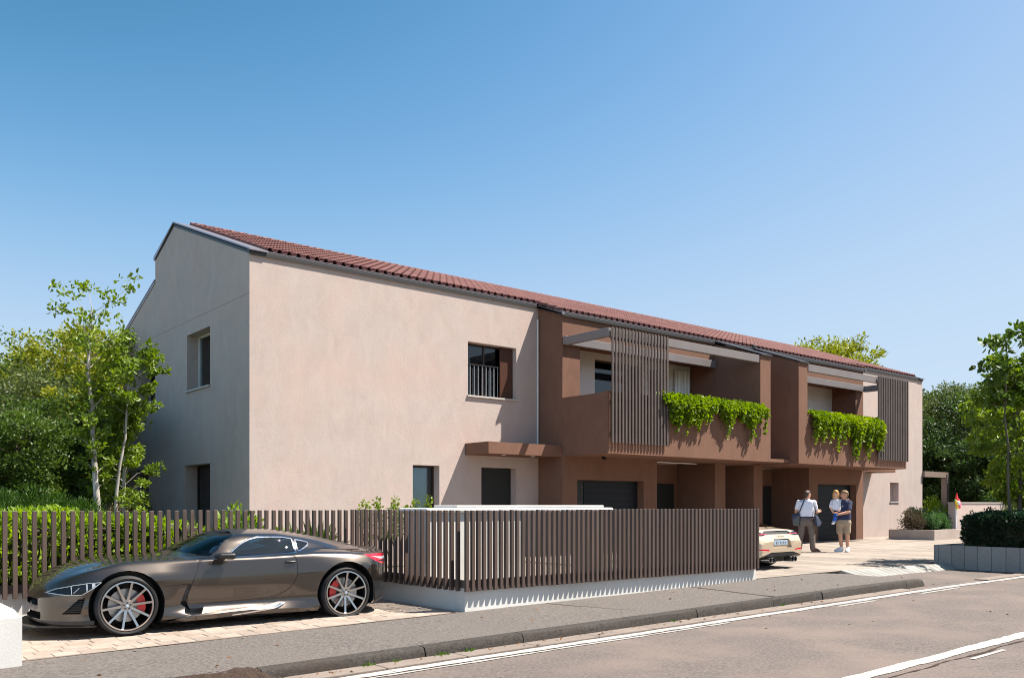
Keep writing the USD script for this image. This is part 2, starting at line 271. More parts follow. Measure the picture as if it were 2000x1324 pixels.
for a, b in ((1.2, 2.0), (3.6, 6.0), (8, 12)): obj('thin_line', stripe(a, b, -15.40, -15.355, .007), 'paint_white', road)
obj('crack', stripe(-2, 60, -15.285, -15.276, .005, wob=.05, seed=2), 'soil', road)

walk = thing('pavement', (0, -10.5, 0), 'coarse grey asphalt pavement between kerb and fence', 'pavement', kind='structure')
def walk_z(X, Y): return gz(X) + .01 * np.clip((-9.5 - Y) / 2, 0, 1) - .012 + .012 * (meshkit.fbm(np.stack([X * 1.2, Y * 1.2, X * 0], -1), 3) - .5) - np.clip((X - 7.6) / 1.4, 0, 1) ** 2 * np.clip((-9.4 - Y) / .6, 0, 1) * .07
wx = np.linspace(-40, 9.0, 260)
def walk_sheet(x0, x1, n):
    X = np.linspace(x0, x1, n); rows = np.linspace(0, 1, 22); V = []
    for xx in X:
        yb = -11.47; yt = -9.5 + .012 * math.sin(xx * 5) if xx < 8 else -9.5 - .5 * (xx - 8)
        yb = -11.47 if xx < 8.2 else -11.47 + (xx - 8.2) / .8 * 1.4
        Y = yb + (yt - yb) * rows; V.append(np.stack([np.full(22, xx), Y, walk_z(np.full(22, xx), Y)], -1))
    v = np.vstack(V); i, j = np.meshgrid(np.arange(n - 1), np.arange(21), indexing='ij')
    q = np.stack([i * 22 + j, (i + 1) * 22 + j, (i + 1) * 22 + j + 1, i * 22 + j + 1], -1).reshape(-1, 4)
    return trimesh.Trimesh(v, np.vstack([q[:, [0, 1, 2]], q[:, [0, 2, 3]]]), process=False)
obj('footway', walk_sheet(-40, 9.0, 300), 'asphalt_walk', walk, smooth=True)
for a, b in ((.55, .98), (3.9, 3.6)): obj('crack', tube([(a + (b - a) * t + .012 * math.sin(t * 19), -9.6 - 1.86 * t, float(walk_z(np.array(a), np.array(-9.6 - 1.86 * t)))) for t in np.linspace(0, 1, 14)], .007, 5), 'rubber', walk)
kerb = thing('kerb', (0, -11.5, 0), 'dark weathered kerb of long stones along the road', 'kerb', kind='structure')
rngk = random.Random(4); x = -4.72
while x < 8.2:
    l = min(rngk.choice((1.45, 1.8, 1.35, 1.3)), 8.28 - x); x1 = x + l - .014; top = lambda a: float(gz(a)) - .004
    o = rngk.uniform(-.008, .008)
    prof = lambda a, d=0: [(a, -11.60 + o, float(rz(a)) - .06), (a, -11.597 + o, float(rz(a)) + .05), (a, -11.580 + o, top(a) - .016), (a, -11.560 + o, top(a)), (a, -11.44, top(a) + .004), (a, -11.44, float(rz(a)) - .06)]
    n_ = 8; V = np.array([prof(a) for a in np.linspace(x, x1, n_)]); V[1:-1, 1:4, 1] += (np.array([rngk.random() for _ in range((n_ - 2) * 3)]).reshape(-1, 3) - .5) * .012
    V[1:-1, 2:4, 2] += (np.array([rngk.random() for _ in range((n_ - 2) * 2)]).reshape(-1, 2) - .5) * .01
    if x1 > 8.1: V[-1, 1:5, 2] -= .05; V[-1, :4, 1] += .03
    v = V.reshape(-1, 3); f = []
    for i in range(n_ - 1):
        for j in range(6): a, b = i * 6 + j, i * 6 + (j + 1) % 6; f += [[a, a + 6, b + 6], [a, b + 6, b]]
    f += [[0, j, j + 1] for j in range(1, 5)] + [[(n_ - 1) * 6, (n_ - 1) * 6 + j + 1, (n_ - 1) * 6 + j] for j in range(1, 5)]
    t = trimesh.Trimesh(v, f, process=False); t.fix_normals()
    obj('kerb_stone', t, 'kerb_stone', kerb, smooth=25); x += l
obj('soil_strip', grid_sheet(np.linspace(-14, -4.50, 240), np.linspace(-11.70, -11.32, 22), lambda X, Y: rz(X) - .01 + (gz(X) - rz(X) + .012) * np.clip((Y + 11.70) / .17, 0, 1) ** .7 - .08 * np.clip((X + 4.80) / .3, 0, 1) ** 2 - .035 * np.clip((Y + 11.42) / .1, 0, 1) + .05 * (meshkit.fbm(np.stack([X * 14, Y * 14, X * 0], -1), 3) - .5)), 'soil', kerb, smooth=True)

# paved drives: every block or slab is its own piece
def paving(name, label, pos, pieces, pname, mats, base):
    d = thing(name, pos, label, 'driveway', kind='structure')
    obj('joint_bed', base, 'joint_sand', d)
    pieces.sort(key=lambda p: dist(p.mean(0))); rg = random.Random(3)
    for p in pieces[:300]: obj(pname, slab(p, .03), rg.choice(mats), d)
    if len(pieces) > 300: obj(pname, cat([slab(p, .03) for p in pieces[300:]]), mats[1], d, kind='stuff')
rg = random.Random(8); P1 = []
y = -9.49; ri = 0
while y < -6.5:
    h = .215; x = -8.6 + rg.uniform(-.3, 0)
    while x < -.97:
        l = rg.choice((.2, .27, .34, .25)); x1 = min(x + l, -.965)
        if x1 - x > .06:
            dz = rg.uniform(-.003, .003); j = .004
            P1.append(np.array([(a, b, float(gz(a)) + dz) for a, b in ((x + j, y + j), (x1 - j, y + j), (x1 - j, y + h - j), (x + j, y + h - j))]))
        x += l
    y += h
P1 = [p for p in P1 if not (-4.4 < p[0, 0] < -2.6 and -8.3 < p[0, 1] < -7.2)] + [p for p in P1 if (-4.4 < p[0, 0] < -2.6 and -8.3 < p[0, 1] < -7.2)]
paving('driveway', 'cream block-paved parking bay under the bronze coupe', (-4, -8, 0), P1, 'paver', ['paver_0', 'paver_1', 'paver_2'],
       grid_sheet(np.linspace(-9, -.95, 20), np.linspace(-9.52, -6.3, 8), lambda X, Y: gz(X) - .006))
edge = lambda x: -9.46 if x < 8.96 else -9.46 - (x - 8.96) / 3.94 * .47
P2 = []; x = 5.9; i = 0
while x < 34:
    w = .52; x1 = x + w; y = -9.47 - (0 if x < 8.5 else .5) - (i % 2) * .7
    lim = -9.47 if x < 8.4 else (max(edge(x), edge(x1)) if x < 12.9 else -14.)
    while y < (.54 if 12.8 < x < 21 else -1.05 if 8.2 < x < 25.3 else -.01):
        l = 1.4; ytop = .54 if 12.8 < x < 20.9 else -1.05 if 8.2 < x < 25.3 else -.01
        a, b = max(y, lim), min(y + l, ytop); j = .006
        if x > 12.4 and a < -9.5: a = -9.5
        if b - a > .1:
            dz = rg.uniform(-.002, .002); P2.append(np.array([(u, v, float(gz(u)) + dz) for u, v in ((x + j, a + j), (x1 - j, a + j), (x1 - j, b - j), (x + j, b - j))]))
        y += l
    x += w; i += 1
paving('driveway', 'pale slab-paved forecourt in front of the garages where the two men stand', (14, -5, 0), P2, 'paving_slab', ['slab_0', 'slab_1', 'slab_2'],
       cat([grid_sheet(np.linspace(5.87, 8.9, 6), np.linspace(-9.47, -1.0, 6), lambda X, Y: gz(X) - .006), grid_sheet(np.linspace(8.9, 12.9, 12), np.linspace(-9.46, -1.0, 6), lambda X, Y: gz(X) - .006),
            grid_sheet(np.linspace(12.9, 40, 20), np.linspace(-9.5, .56, 8), lambda X, Y: gz(X) - .006)]))
obj('inner_yard', grid_sheet(np.linspace(-.85, 5.88, 12), np.linspace(-9.4, 0, 12), lambda X, Y: gz(X) - .03), 'paver_2', label='plain paved yard behind the slatted fence', cat='yard', kind='structure')
ramp = thing('entrance_ramp', (11, -9.8, 0), 'row of pale grey sloping stone slabs edging the forecourt beside the hedge wall', 'ramp')
UL, UR, LL, LR = map(np.array, ((8.93, -9.47, .112), (12.89, -9.95, .118), (8.97, -10.0, -.012), (12.89, -10.12, -.008)))
N = 17
for i in range(N):
    a, b = i / N + .0025, (i + 1) / N - .0025
    obj('ramp_slab', slab([LL + (LR - LL) * a, LL + (LR - LL) * b, UL + (UR - UL) * b, UL + (UR - UL) * a], .10), 'ramp_stone', ramp)
obj('end_stone', slab([(8.80, -9.86, .0), (8.965, -9.99, -.012), (8.925, -9.475, .112), (8.80, -9.50, .03)], .08), 'rubber', ramp)
# ------------------------------------------------------------------ the house
H = thing('house', (16, 2, 0), 'long two-storey duplex house with pink plaster ends, brown balcony bays and red tiled roof', 'house')
F1, F2, XE = -1.04, -2.83, 32.5
zr = lambda y: 7.33 + .364 * y
body = ex_x([(0, -.3), (0, 7.24), (5.14, 9.11), (6.77, 8.51), (6.77, 7.87), (9.98, 6.77), (9.98, -.3)], 0, XE)
win = []                                                           # (axis, a0, a1, z0, z1, recess)
cut = [bx(6.22, 7.94, -.1, .9, 4.5, 5.97), bx(4.43, 5.27, -.1, .9, .1, 2.53), bx(6.68, 7.94, -.1, .32, .05, 2.53), bx(29.48, 30.26, -.1, .3, 1.64, 2.48),
       bx(-.1, .95, 2.46, 4.12, 4.5, 5.97), bx(-.1, .95, 2.46, 4.32, .1, 2.53), bx(-.1, .95, 6.77, 8.27, 4.5, 5.97), bx(-.1, .95, 7.38, 8.6, .1, 2.53),
       bx(-.1, .008, -.1, 12, 6.338, 6.346), bx(12.8, 21.35, -.1, .58, -.31, 2.9),
       bx(11.09, 13.3, -.1, .9, 3.28, 6.0), bx(13.6, 14.4, -.1, .9, 3.28, 6.0), bx(20.6, 22.3, -.1, .9, 3.28, 6.0)]
body = body - uni(cut)
obj('wall', body, 'pink_stucco', H)
bay = ex_x([(F1, -.2), (F1, zr(F1) - .10), (-.003, 7.22), (-.003, -.2)], 8.78, 25.28)
bay = bay - uni([bx(12.8, 21.35, F1 - .1, .1, -.3, 2.87), bx(9.47, 15.68, F1 - .1, .1, 3.2, 6.2), bx(18.37, 24.7, F1 - .1, .1, 3.2, 6.2),
                 bx(9.36, 12.19, F1 - .1, F1 + .3, -.3, 2.21), bx(21.95, 24.74, F1 - .1, F1 + .3, -.3, 2.28)])
obj('bay_wall', bay, 'brown_stucco', H, label='brown plastered bay wall')
for a, b in ((15.683, 16.24), (17.85, 18.367)):                    # fin walls, carrying the roof slope down to the balcony front
    obj('fin_wall', ex_x([(F2, 2.87), (F2, zr(F2) - .06), (F1 - .003, zr(F1) - .11), (F1 - .003, 2.873)], a, b), 'brown_stucco', H)
    obj('fin_wall', bx(a, b, -1.06, .555, -.1, 2.866), 'brown_stucco', H)
    obj('fin_cap', ex_x([(F2 - .05, zr(F2) - .055), (F2 - .05, zr(F2) - .005), (F1 - .05, zr(F1) - .005), (F1 - .05, zr(F1) - .055)], a - .03, b + .03), 'dark_metal', H)
obj('recess_wall', uni([bx(12.803, 15.68, .562, .578, -.1, 2.866), bx(16.243, 17.847, .562, .578, -.1, 2.866), bx(18.37, 21.325, .562, .578, -.1, 2.866), bx(21.328, 21.347, -.003, .578, -.1, 2.866)]), 'brown_stucco', H)
obj('loggia_wall', uni([bx(9.473, 15.68, -.016, -.004, 3.2, 6.2), bx(18.373, 24.697, -.016, -.004, 3.2, 6.2)]) - uni([bx(11.09, 13.3, -.1, .9, 3.1, 6.0), bx(13.6, 14.4, -.1, .9, 3.1, 6.0), bx(20.6, 22.3, -.1, .9, 3.1, 6.0)]), 'white_stucco', H, label='white plastered back wall of the balconies')
for x0, x1, s in ((8.78, 15.68, 0), (18.37, 25.24, 1)):            # balconies
    o = bx(x0, x1, F2, F1 - .004, 2.87, 4.52) - bx(x0 + (.14 if s == 0 else -.1), x1 - (.14 if s else -.1), F2 + .14, F1 + .1, 3.2, 5)
    obj('balcony', o, 'brown_stucco', H)
    obj('balcony_coping', uni([bx(x0 - .012, x1 + .012 if s else x1, F2 - .012, F2 + .152, 4.521, 4.545)]), 'brown_stucco', H)
obj('soffit', bx(16.243, 17.847, F2 + .3, F1 - .004, 2.90, 3.0), 'brown_stucco', H)
# canopies over the two side doors
for x0, x1 in ((6.12, 8.777), (25.283, 27.9)):
    c = obj('canopy', bx(x0, x1, -1.05, -.003, 2.85, 3.165), 'brown_stucco', H)
    for f in (.32, .72):
        xx = x0 + (x1 - x0) * f; obj('downlight', T(m3.Manifold.cylinder(.012, .06, .06, 20).translate((xx, -.62, 2.839))), 'spot_light', c)
obj('downpipe', tube([(8.725, -.035, 3.2), (8.725, -.035, 6.9)], .028, 8), 'white_frame', H)
# pergola frames, slatted screens
for k, (x0, x1, sx0) in enumerate(((8.79, 15.6, 8.86), (18.4, 25.23, 22.95))):
    fr = obj('pergola_frame', rbox(x0, x1, F2 - .02, F2 + .10, 6.0, 6.235, .006), 'beam_metal', H)
    obj('beam', rbox(x0, x1, F1 - .13, F1 - .01, 6.03, 6.265, .006), 'beam_metal', fr)
    obj('beam', rbox(x0 if k == 0 else x1 - .12, x0 + .12 if k == 0 else x1, F2 + .102, F1 - .132, 6.005, 6.24, .006), 'beam_metal', fr)
    sc = obj('slat_screen', bx(sx0, sx0 + 2.27, F2 - .052, F2 - .022, 4.3, 4.35), 'dark_metal', H)
    for z in (3.45, 5.92): obj('screen_rail', bx(sx0, sx0 + 2.27, F2 - .052, F2 - .022, z, z + .05), 'dark_metal', sc)
    n = 18
    for i in range(n):
        xx = sx0 + 2.22 * i / (n - 1); obj('slat', rbox(xx, xx + .070, F2 - .092, F2 - .054, 3.15, 6.25, .004), 'screen_metal', sc)
# roof: boarded slope, metal edges, tiles one by one
def roofpoly(y0, t=.075, up=-.02): return [(y0, zr(y0) + up - t), (y0, zr(y0) + up), (5.14, zr(5.14) + up), (6.72, zr(5.14) - .364 * 1.58 + up), (6.72, zr(5.14) - .364 * 1.58 + up - t), (5.14, zr(5.14) + up - t)]
rf = obj('roof', uni([ex_x(roofpoly(-.045), .003, 8.7), ex_x(roofpoly(F1 - .06), 8.70, 25.36), ex_x(roofpoly(-.045), 25.36, XE - .003)]), 'dark_metal', H)
obj('lower_roof', ex_x([(6.78, 7.87), (6.78, 7.95), (10.1, 6.82), (10.1, 6.74)], -.02, XE), 'zinc', H)
def edge_strip(x0, x1, y0): return ex_x([(y0 - .03, zr(y0) - .085), (y0 - .03, zr(y0) + .005), (y0 + .09, zr(y0 + .09) + .01), (y0 + .09, zr(y0 + .09) - .02), (y0 - .0, zr(y0) - .03), (y0 - .0, zr(y0) - .10)], x0, x1)
for a, b, y0 in ((-.012, 8.71, .008), (8.71, 25.36, F1 - .01), (25.36, XE + .012, .008)):
    g_ = obj('gutter', edge_strip(a, b, y0), 'fascia', rf); obj('drip_edge', ex_x([(y0 - .034, zr(y0) + .007), (y0 - .034, zr(y0) + .022), (y0 + .085, zr(y0 + .085) + .028), (y0 + .085, zr(y0 + .085) + .013)], a, b), 'zinc', g_)
for a, b in ((-.035, .42), (XE - .42, XE + .035)):                  # gable copings
    obj('verge_coping', ex_x([(-.09, zr(-.09) + .012), (-.09, zr(-.09) + .05), (5.14, zr(5.14) + .05), (6.82, zr(5.14) - .364 * 1.68 + .05), (6.82, zr(5.14) - .364 * 1.68 - .05), (6.79, zr(5.14) - .364 * 1.65 - .06), (5.14, zr(5.14) + .012)], a, b), 'zinc', rf)
obj('lower_coping', ex_x([(6.775, 7.955), (6.775, 7.99), (10.12, 6.85), (10.12, 6.80)], -.03, .3), 'zinc', rf)
for a in (8.70, 25.30): obj('rake_flashing', ex_x([(F1 - .09, zr(F1) - .085), (F1 - .09, zr(F1) - .02), (-.02, 7.31), (-.02, 7.245)], a, a + .075), 'zinc', rf)
obj('party_flashing', ex_x([(F1 - .09, zr(F1 - .09) + .06), (F1 - .09, zr(F1 - .09) + .13), (5.2, zr(5.2) + .13), (5.2, zr(5.2) + .06)], 17.76, 17.92), 'dark_metal', rf)
pw, rl, sl = .2385, .366, 1 / math.hypot(1, .364)
pr = [(0, 0), (.014, .066), (.062, .090), (.112, .066), (.128, .002), (.2365, .004)]
def tile(x, y, r):
    # lower end at y (rides on the row below), upper end one course up
    V = []
    for (yy, lift) in ((y, .052), (y + rl * sl * 1.10, .010)):
        for dz in (0, -.016):
            for a, h in pr: V.append((x + a + r.uniform(-.001, .001), yy, zr(yy) + lift + h + dz + .012))
    f = []
    for j in range(5):
        f += [[j, j + 1, 12 + j + 1], [j, 12 + j + 1, 12 + j], [6 + j + 1, 6 + j, 18 + j], [6 + j + 1, 18 + j, 18 + j + 1], [j + 1, j, 6 + j], [j + 1, 6 + j, 6 + j + 1]]
    f += [[0, 12, 18], [0, 18, 6], [5, 11, 23], [5, 23, 17]]
    return np.array(V), np.array(f)
rt = random.Random(11); TL = []
for i in range(int((XE - .42 - .43) / pw)):
    x = .43 + i * pw
    if 17.62 < x < 17.86: continue
    ylow = (F1 - .03) if 8.62 < x < 25.25 else -.02
    n = int(math.ceil((5.12 - ylow) / (rl * sl)))
    for j in range(n):
        y = ylow + j * rl * sl
        if y < 5.0: TL.append((x, y + rt.uniform(-.004, .004)))
TL.sort(key=lambda p: dist((p[0], p[1], zr(p[1]))))
for x, y in TL[:300]: v, f = tile(x, y, rt); obj('roof_tile', trimesh.Trimesh(v, f, process=False), 'tile_%d' % rt.choice((0, 0, 1, 2)), rf)
for c in range(3):
    vs, fs, o = [], [], 0
    for x, y in TL[300 + c::3]: v, f = tile(x, y, rt); vs.append(v); fs.append(f + o); o += len(v)
    obj('roof_tiling', trimesh.Trimesh(np.vstack(vs), np.vstack(fs), process=False), 'tile_%d' % c, rf, kind='stuff')
for i in range(80):
    x = .45 + i * .395; obj('ridge_tile', T(m3.Manifold.cylinder(.41, .10, .115, 10).rotate((0, 90, 0)).translate((x, 5.14, zr(5.14) + .03))), 'tile_%d' % (i % 3), rf)
# windows and doors
def window(x0, x1, z0, z1, y, frame='dark_frame', mull=(), cur=None, w=.055, axis='y', extra=None):
    """frame, panes, sill in an opening; along x on the front (axis y) or along y on the gable (axis x)"""
    P = (lambda a0, a1, d0, d1, b0, b1: bx(a0, a1, d0, d1, b0, b1)) if axis == 'y' else (lambda a0, a1, d0, d1, b0, b1: bx(d0, d1, a0, a1, b0, b1))
    e = .004
    fr = P(x0 + e, x1 - e, y, y + .07, z0 + e, z1 - e); bars = [x0 + w] + [c for m in mull for c in (m - w / 2, m + w / 2)] + [x1 - w]
    holes = [P(bars[i], bars[i + 1], y - .1, y + .2, z0 + w, z1 - w) for i in range(0, len(bars), 2)]
    wd = obj('window', fr - uni(holes), frame, H)
    for i in range(0, len(bars), 2): obj('pane', P(bars[i] - .004, bars[i + 1] + .004, y + .03, y + .042, z0 + w - .004, z1 - w + .004), 'window_glass', wd)
    obj('reveal_lining', P(x0 + e, x1 - e, y + .6, y + .62, z0 + e, z1 - e), 'room_dark', wd)
    if cur:
        a, b = cur; n = int((b - a) / .012); s = np.linspace(a, b, n); d = .022 * np.sin(s * 52) + .012 * np.sin(s * 23 + 1) + y + .16
        pts = np.stack([s, d], 1); ring = np.vstack([pts, (pts + [0, .006])[::-1]])
        m_ = m3.Manifold.extrude(m3.CrossSection([ring]), z1 - z0 - .1).translate((0, 0, z0 + .03)) if axis == 'y' else m3.Manifold.extrude(m3.CrossSection([ring[:, ::-1][::-1]]), z1 - z0 - .1).translate((0, 0, z0 + .03))
        obj('curtain', m_, 'curtain', wd)
    return wd, P
wd, P = window(6.22, 7.94, 4.5, 5.97, .24, mull=(6.95,))
for x in np.linspace(6.30, 7.42, 9): obj('baluster', bx(x, x + .013, .20, .215, 4.53, 5.38), 'baluster_grey', wd)
sh = obj('shutter', bx(7.47, 7.93, .15, .19, 4.53, 5.95), 'shutter_wood', wd)
obj('handrail', bx(6.23, 7.46, .185, .22, 5.38, 5.405), 'dark_metal', wd)
obj('sill', bx(6.19, 7.97, -.05, .22, 4.455, 4.499), 'sill_stone', wd)
wd, P = window(4.43, 5.27, .1, 2.53, .26, cur=(4.5, 5.12))
wd, P = window(2.46, 4.12, 4.5, 5.97, .30, 'white_frame', (3.2,), (2.52, 4.05), axis='x'); obj('sill', bx(-.05, .28, 2.43, 4.15, 4.455, 4.499), 'sill_stone', wd); obj('transom', bx(.295, .375, 2.52, 3.17, 5.2, 5.26), 'white_frame', wd)
wd, P = window(2.46, 4.32, .1, 2.53, .34, axis='x', mull=(3.3,))
wd, P = window(6.77, 8.27, 4.5, 5.97, .34, axis='x', mull=(7.5,)); obj('sill', bx(-.05, .32, 6.74, 8.30, 4.455, 4.499), 'sill_stone', wd)
wd, P = window(7.38, 8.6, .1, 2.53, .4, axis='x')
for a, b in ((11.09, 13.3), (20.6, 22.3)):
    wd, P = window(a, b, 3.28, 6.0, .12, mull=((a + b) / 2,)); obj('blind', bx(a + .06, b - .06, .20, .212, 3.32, 5.25), 'blind_grey', wd); obj('roller_box', bx(a + .05, b - .05, .19, .30, 5.252, 5.50), 'shutter_wood', wd); obj('upper_blind', bx(a + .06, b - .06, .215, .225, 5.52, 5.64), 'blind_grey', wd)
wd, P = window(13.6, 14.4, 3.28, 6.0, .02, 'white_frame'); obj('blind', bx(13.66, 14.34, .08, .09, 3.3, 5.95), 'curtain', wd)
sx_ = np.linspace(14.75, 15.6, 90); ring = np.stack([sx_, -.10 + .03 * np.sin(sx_ * 40) + .012 * np.sin(sx_ * 17)], 1)
obj('balcony_curtain', m3.Manifold.extrude(m3.CrossSection([np.vstack([ring, (ring + [0, .008])[::-1]])]), 2.7).translate((0, 0, 3.3)), 'curtain', H)
d = obj('door', rbox(6.684, 7.936, .24, .30, .06, 2.526, .006), 'door_grey', H, label='dark grey side door under the canopy'); obj('handle', tube([(7.75, .20, 1.0), (7.75, .20, 1.35)], .014, 6), 'chrome', d)
obj('niche_sill', bx(29.45, 30.29, -.04, .29, 1.60, 1.639), 'sill_stone', H); obj('niche_panel', bx(29.484, 30.256, .27, .298, 1.645, 2.476), 'pink_stucco', H)
def garage(x0, x1, z1, wicket=None):
    g_ = obj('garage_door', bx(x0 + .004, x1 - .004, F1 + .26, F1 + .296, .06, z1 - .004), 'dark_metal', H)
    xa = x0 + (wicket or 0) + .02
    n = 11
    for i in range(n):
        z = .11 + (z1 - .13) * i / n; obj('panel', rbox(xa + .03, x1 - .05, F1 + .235, F1 + .262, z, z + (z1 - .13) / n - .012, .006), 'garage_grey', g_)
    if wicket:
        w_ = obj('wicket_door', rbox(x0 + .03, x0 + wicket - .03, F1 + .225, F1 + .262, .1, z1 - .05, .006), 'door_grey', g_); obj('handle', tube([(x0 + .10, F1 + .2, 1.55), (x0 + .33, F1 + .2, 1.55)], .012, 6), 'chrome', w_)
garage(9.36, 12.19, 2.21, .44); garage(21.95, 24.74, 2.28)
for a, b in ((14.5, 15.48), (20.4, 21.25)):
    d = obj('door', rbox(a, b, .52, .558, .05, 2.2, .006), 'door_grey', H, label='dark recessed entrance door'); obj('handle', tube([(a + .1, .49, .9), (a + .1, .49, 1.3)], .014, 6), 'chrome', d)
obj('ceiling_light', bx(13.1, 15.3, -.6, -.5, 2.845, 2.866), 'spot_light', H)
obj('security_camera', T(m3.Manifold.batch_hull([m3.Manifold.sphere(.05, 12).translate((9.85, -1.6, 2.83)), m3.Manifold.sphere(.035, 12).translate((9.85, -1.7, 2.80))])), 'plastic_black', H)

# ------------------------------------------------------------------ fences
def fence(name_label, pos, p0, p1, pitch, wid, dep, plinth, nrm, z0=.29, z1=1.41, post=None):
    F = thing('slatted_fence', pos, name_label, 'fence')
    obj('plinth', plinth, 'white_render', F)
    p0, p1 = np.array(p0, float), np.array(p1, float); Lg = np.linalg.norm(p1 - p0); u = (p1 - p0) / Lg; n = np.array(nrm, float)
    A = np.eye(3, 4); A[:2, 0] = u; A[:2, 1] = -n; A[:2, 3] = p0
    if np.linalg.det(A[:, :3]) < 0: A[:2, 0] = -u; A[:2, 3] = p1
    rr = random.Random(7)
    obj('rail', rbox(0, Lg, .052 + dep - .05, .10 + dep - .05, .335, .44, .004).transform(A), 'fence_metal', F)
    obj('rail', rbox(0, Lg, .052 + dep - .05, .10 + dep - .05, 1.18, 1.24, .004).transform(A), 'fence_metal', F) if post else None
    m = int(Lg / pitch)
    for i in range(m + 1):
        s = i * pitch + rr.uniform(-.003, .003); dz = rr.uniform(-.004, .004)
        obj('slat', rbox(s, s + wid, 0, dep, z0 + dz, z1 + dz, .004).transform(A), 'fence_metal', F)
    return F
def plinth(x0, x1, y0, y1, zt=.333): return ex_z([(x0, y0), (x1, y0), (x1, y1), (x0, y1)], -.35, zt)
fence('brown slatted fence on a white plinth along the pavement', (2.5, -9.5, 0), (-.93, -9.615), (5.86, -9.615), .1005, .055, .05, plinth(-.89, 5.87, -9.53, -9.33), (0, -1))
fence('short brown slatted fence running back from the corner behind the coupe', (-.9, -8, 0), (-.975, -9.55), (-.975, -6.46), .148, .043, .058, plinth(-.89, -.70, -9.328, -6.3), (-1, 0))
fence('long brown slatted fence in front of the garden hedge', (-6, -6.4, 0), (-15.0, -6.50), (-1.05, -6.50), .114, .055, .05, plinth(-15, -.892, -6.42, -6.2), (0, -1), z0=.27, z1=1.40)
# white wall with rounded coping in the yard
ww = thing('white_wall', (1.1, -8.2, 0), 'low white rendered wall with a long rounded slab top seen over the slatted fence', 'wall')
obj('body', bx(-.66, 1.2, -8.3, -7.6, -.2, 1.36), 'white_render', ww); obj('post', bx(2.95, 3.1, -8.2, -7.7, -.2, 1.36), 'fence_metal', ww)
def pill(x0, x1, y0, y1, z0, z1, r): return m3.Manifold.batch_hull([m3.Manifold.sphere(r, 16).translate((a, b, c)) for a in (x0 + r, x1 - r) for b in (y0 + r, y1 - r) for c in (z0 + r, z1 - r)])
obj('coping', pill(-.74, 3.28, -8.36, -7.55, 1.362, 1.435, .034), 'white_render', ww, smooth=40)
obj('upper_coping', pill(-.1, 3.14, -8.25, -7.6, 1.437, 1.475, .018), 'white_render', ww, smooth=40)
# white block at the pavement, left
wb = thing('white_block_wall', (-6.8, -9.3, 0), 'end of a white rendered wall with a sloping top by the pavement', 'wall')
obj('body', ex_x([(-9.79, -.3), (-9.79, .40), (-9.40, .44), (-7.3, .44), (-7.3, -.3)], -9.5, -6.36) - bx(-20, -6.62, -9.9, -9.6, .2, 2), 'white_render', wb)

# hedge wall clad with grey panels, right
hw = thing('planter_wall', (12.9, -11, 0), 'grey stone-clad retaining wall below the clipped hedge', 'wall')
obj('core', bx(12.93, 13.2, -14.5, -9.62, -.3, .51), 'pale_concrete', hw); obj('core', bx(13.2, 18, -9.9, -9.62, -.3, .51), 'pale_concrete', hw)
Ys = [-9.585, -9.69, -9.99, -10.29, -10.58, -10.88, -11.19, -11.48, -11.80, -12.10, -12.40, -12.7, -13.0, -13.3]
for i in range(len(Ys) - 1): obj('cladding_panel', rbox(12.90, 12.928, Ys[i + 1] + .004, Ys[i] - .004, -.12, .535, .004), 'grey_cladding', hw)
for i in range(8): obj('cladding_panel', rbox(12.935 + i * .6, 13.53 + i * .6, -9.612, -9.585, -.1, .535, .004), 'grey_cladding', hw)
obj('coping', bx(12.93, 13.22, -14, -9.62, .512, .53), 'grey_cladding', hw); obj('bed', bx(13.2, 18, -14.5, -9.9, -.3, .45), 'soil', hw)
# small planter and pale wall by the far end
pl = thing('low_planter', (28, -2.5, 0), 'low pale concrete planter full of shrubs at the far corner of the house', 'planter')
obj('wall', uni([bx(26.35, 26.55, -3.4, -1.6, -.2, .50), bx(26.553, 33, -3.4, -3.2, -.2, .50)]), 'pale_concrete', pl); obj('soil', bx(26.56, 33, -3.19, -1.62, -.2, .40), 'soil', pl); obj('wall', bx(26.553, 33, -1.61, -1.45, -.2, .48), 'pale_concrete', pl)
pwall = thing('pale_wall', (31, -2.7, 0), 'freestanding pale pink garden wall behind the clipped hedge', 'wall')
obj('body', bx(29.32, 37, -2.9, -2.6, -.2, 1.56), 'pink_stucco', pwall); obj('coping', bx(29.30, 37.02, -2.93, -2.57, 1.562, 1.60), 'sill_stone', pwall)
gf = thing('garden_portal', (34, 0, 0), 'brown portal frame of post and beam joined to the far end of the house', 'pergola')
obj('beam', bx(XE + .003, 35.0, -.12, .14, 2.79, 3.05), 'portal_paint', gf); obj('post', bx(34.72, 35.0, -.12, .14, -.1, 2.788), 'portal_paint', gf)
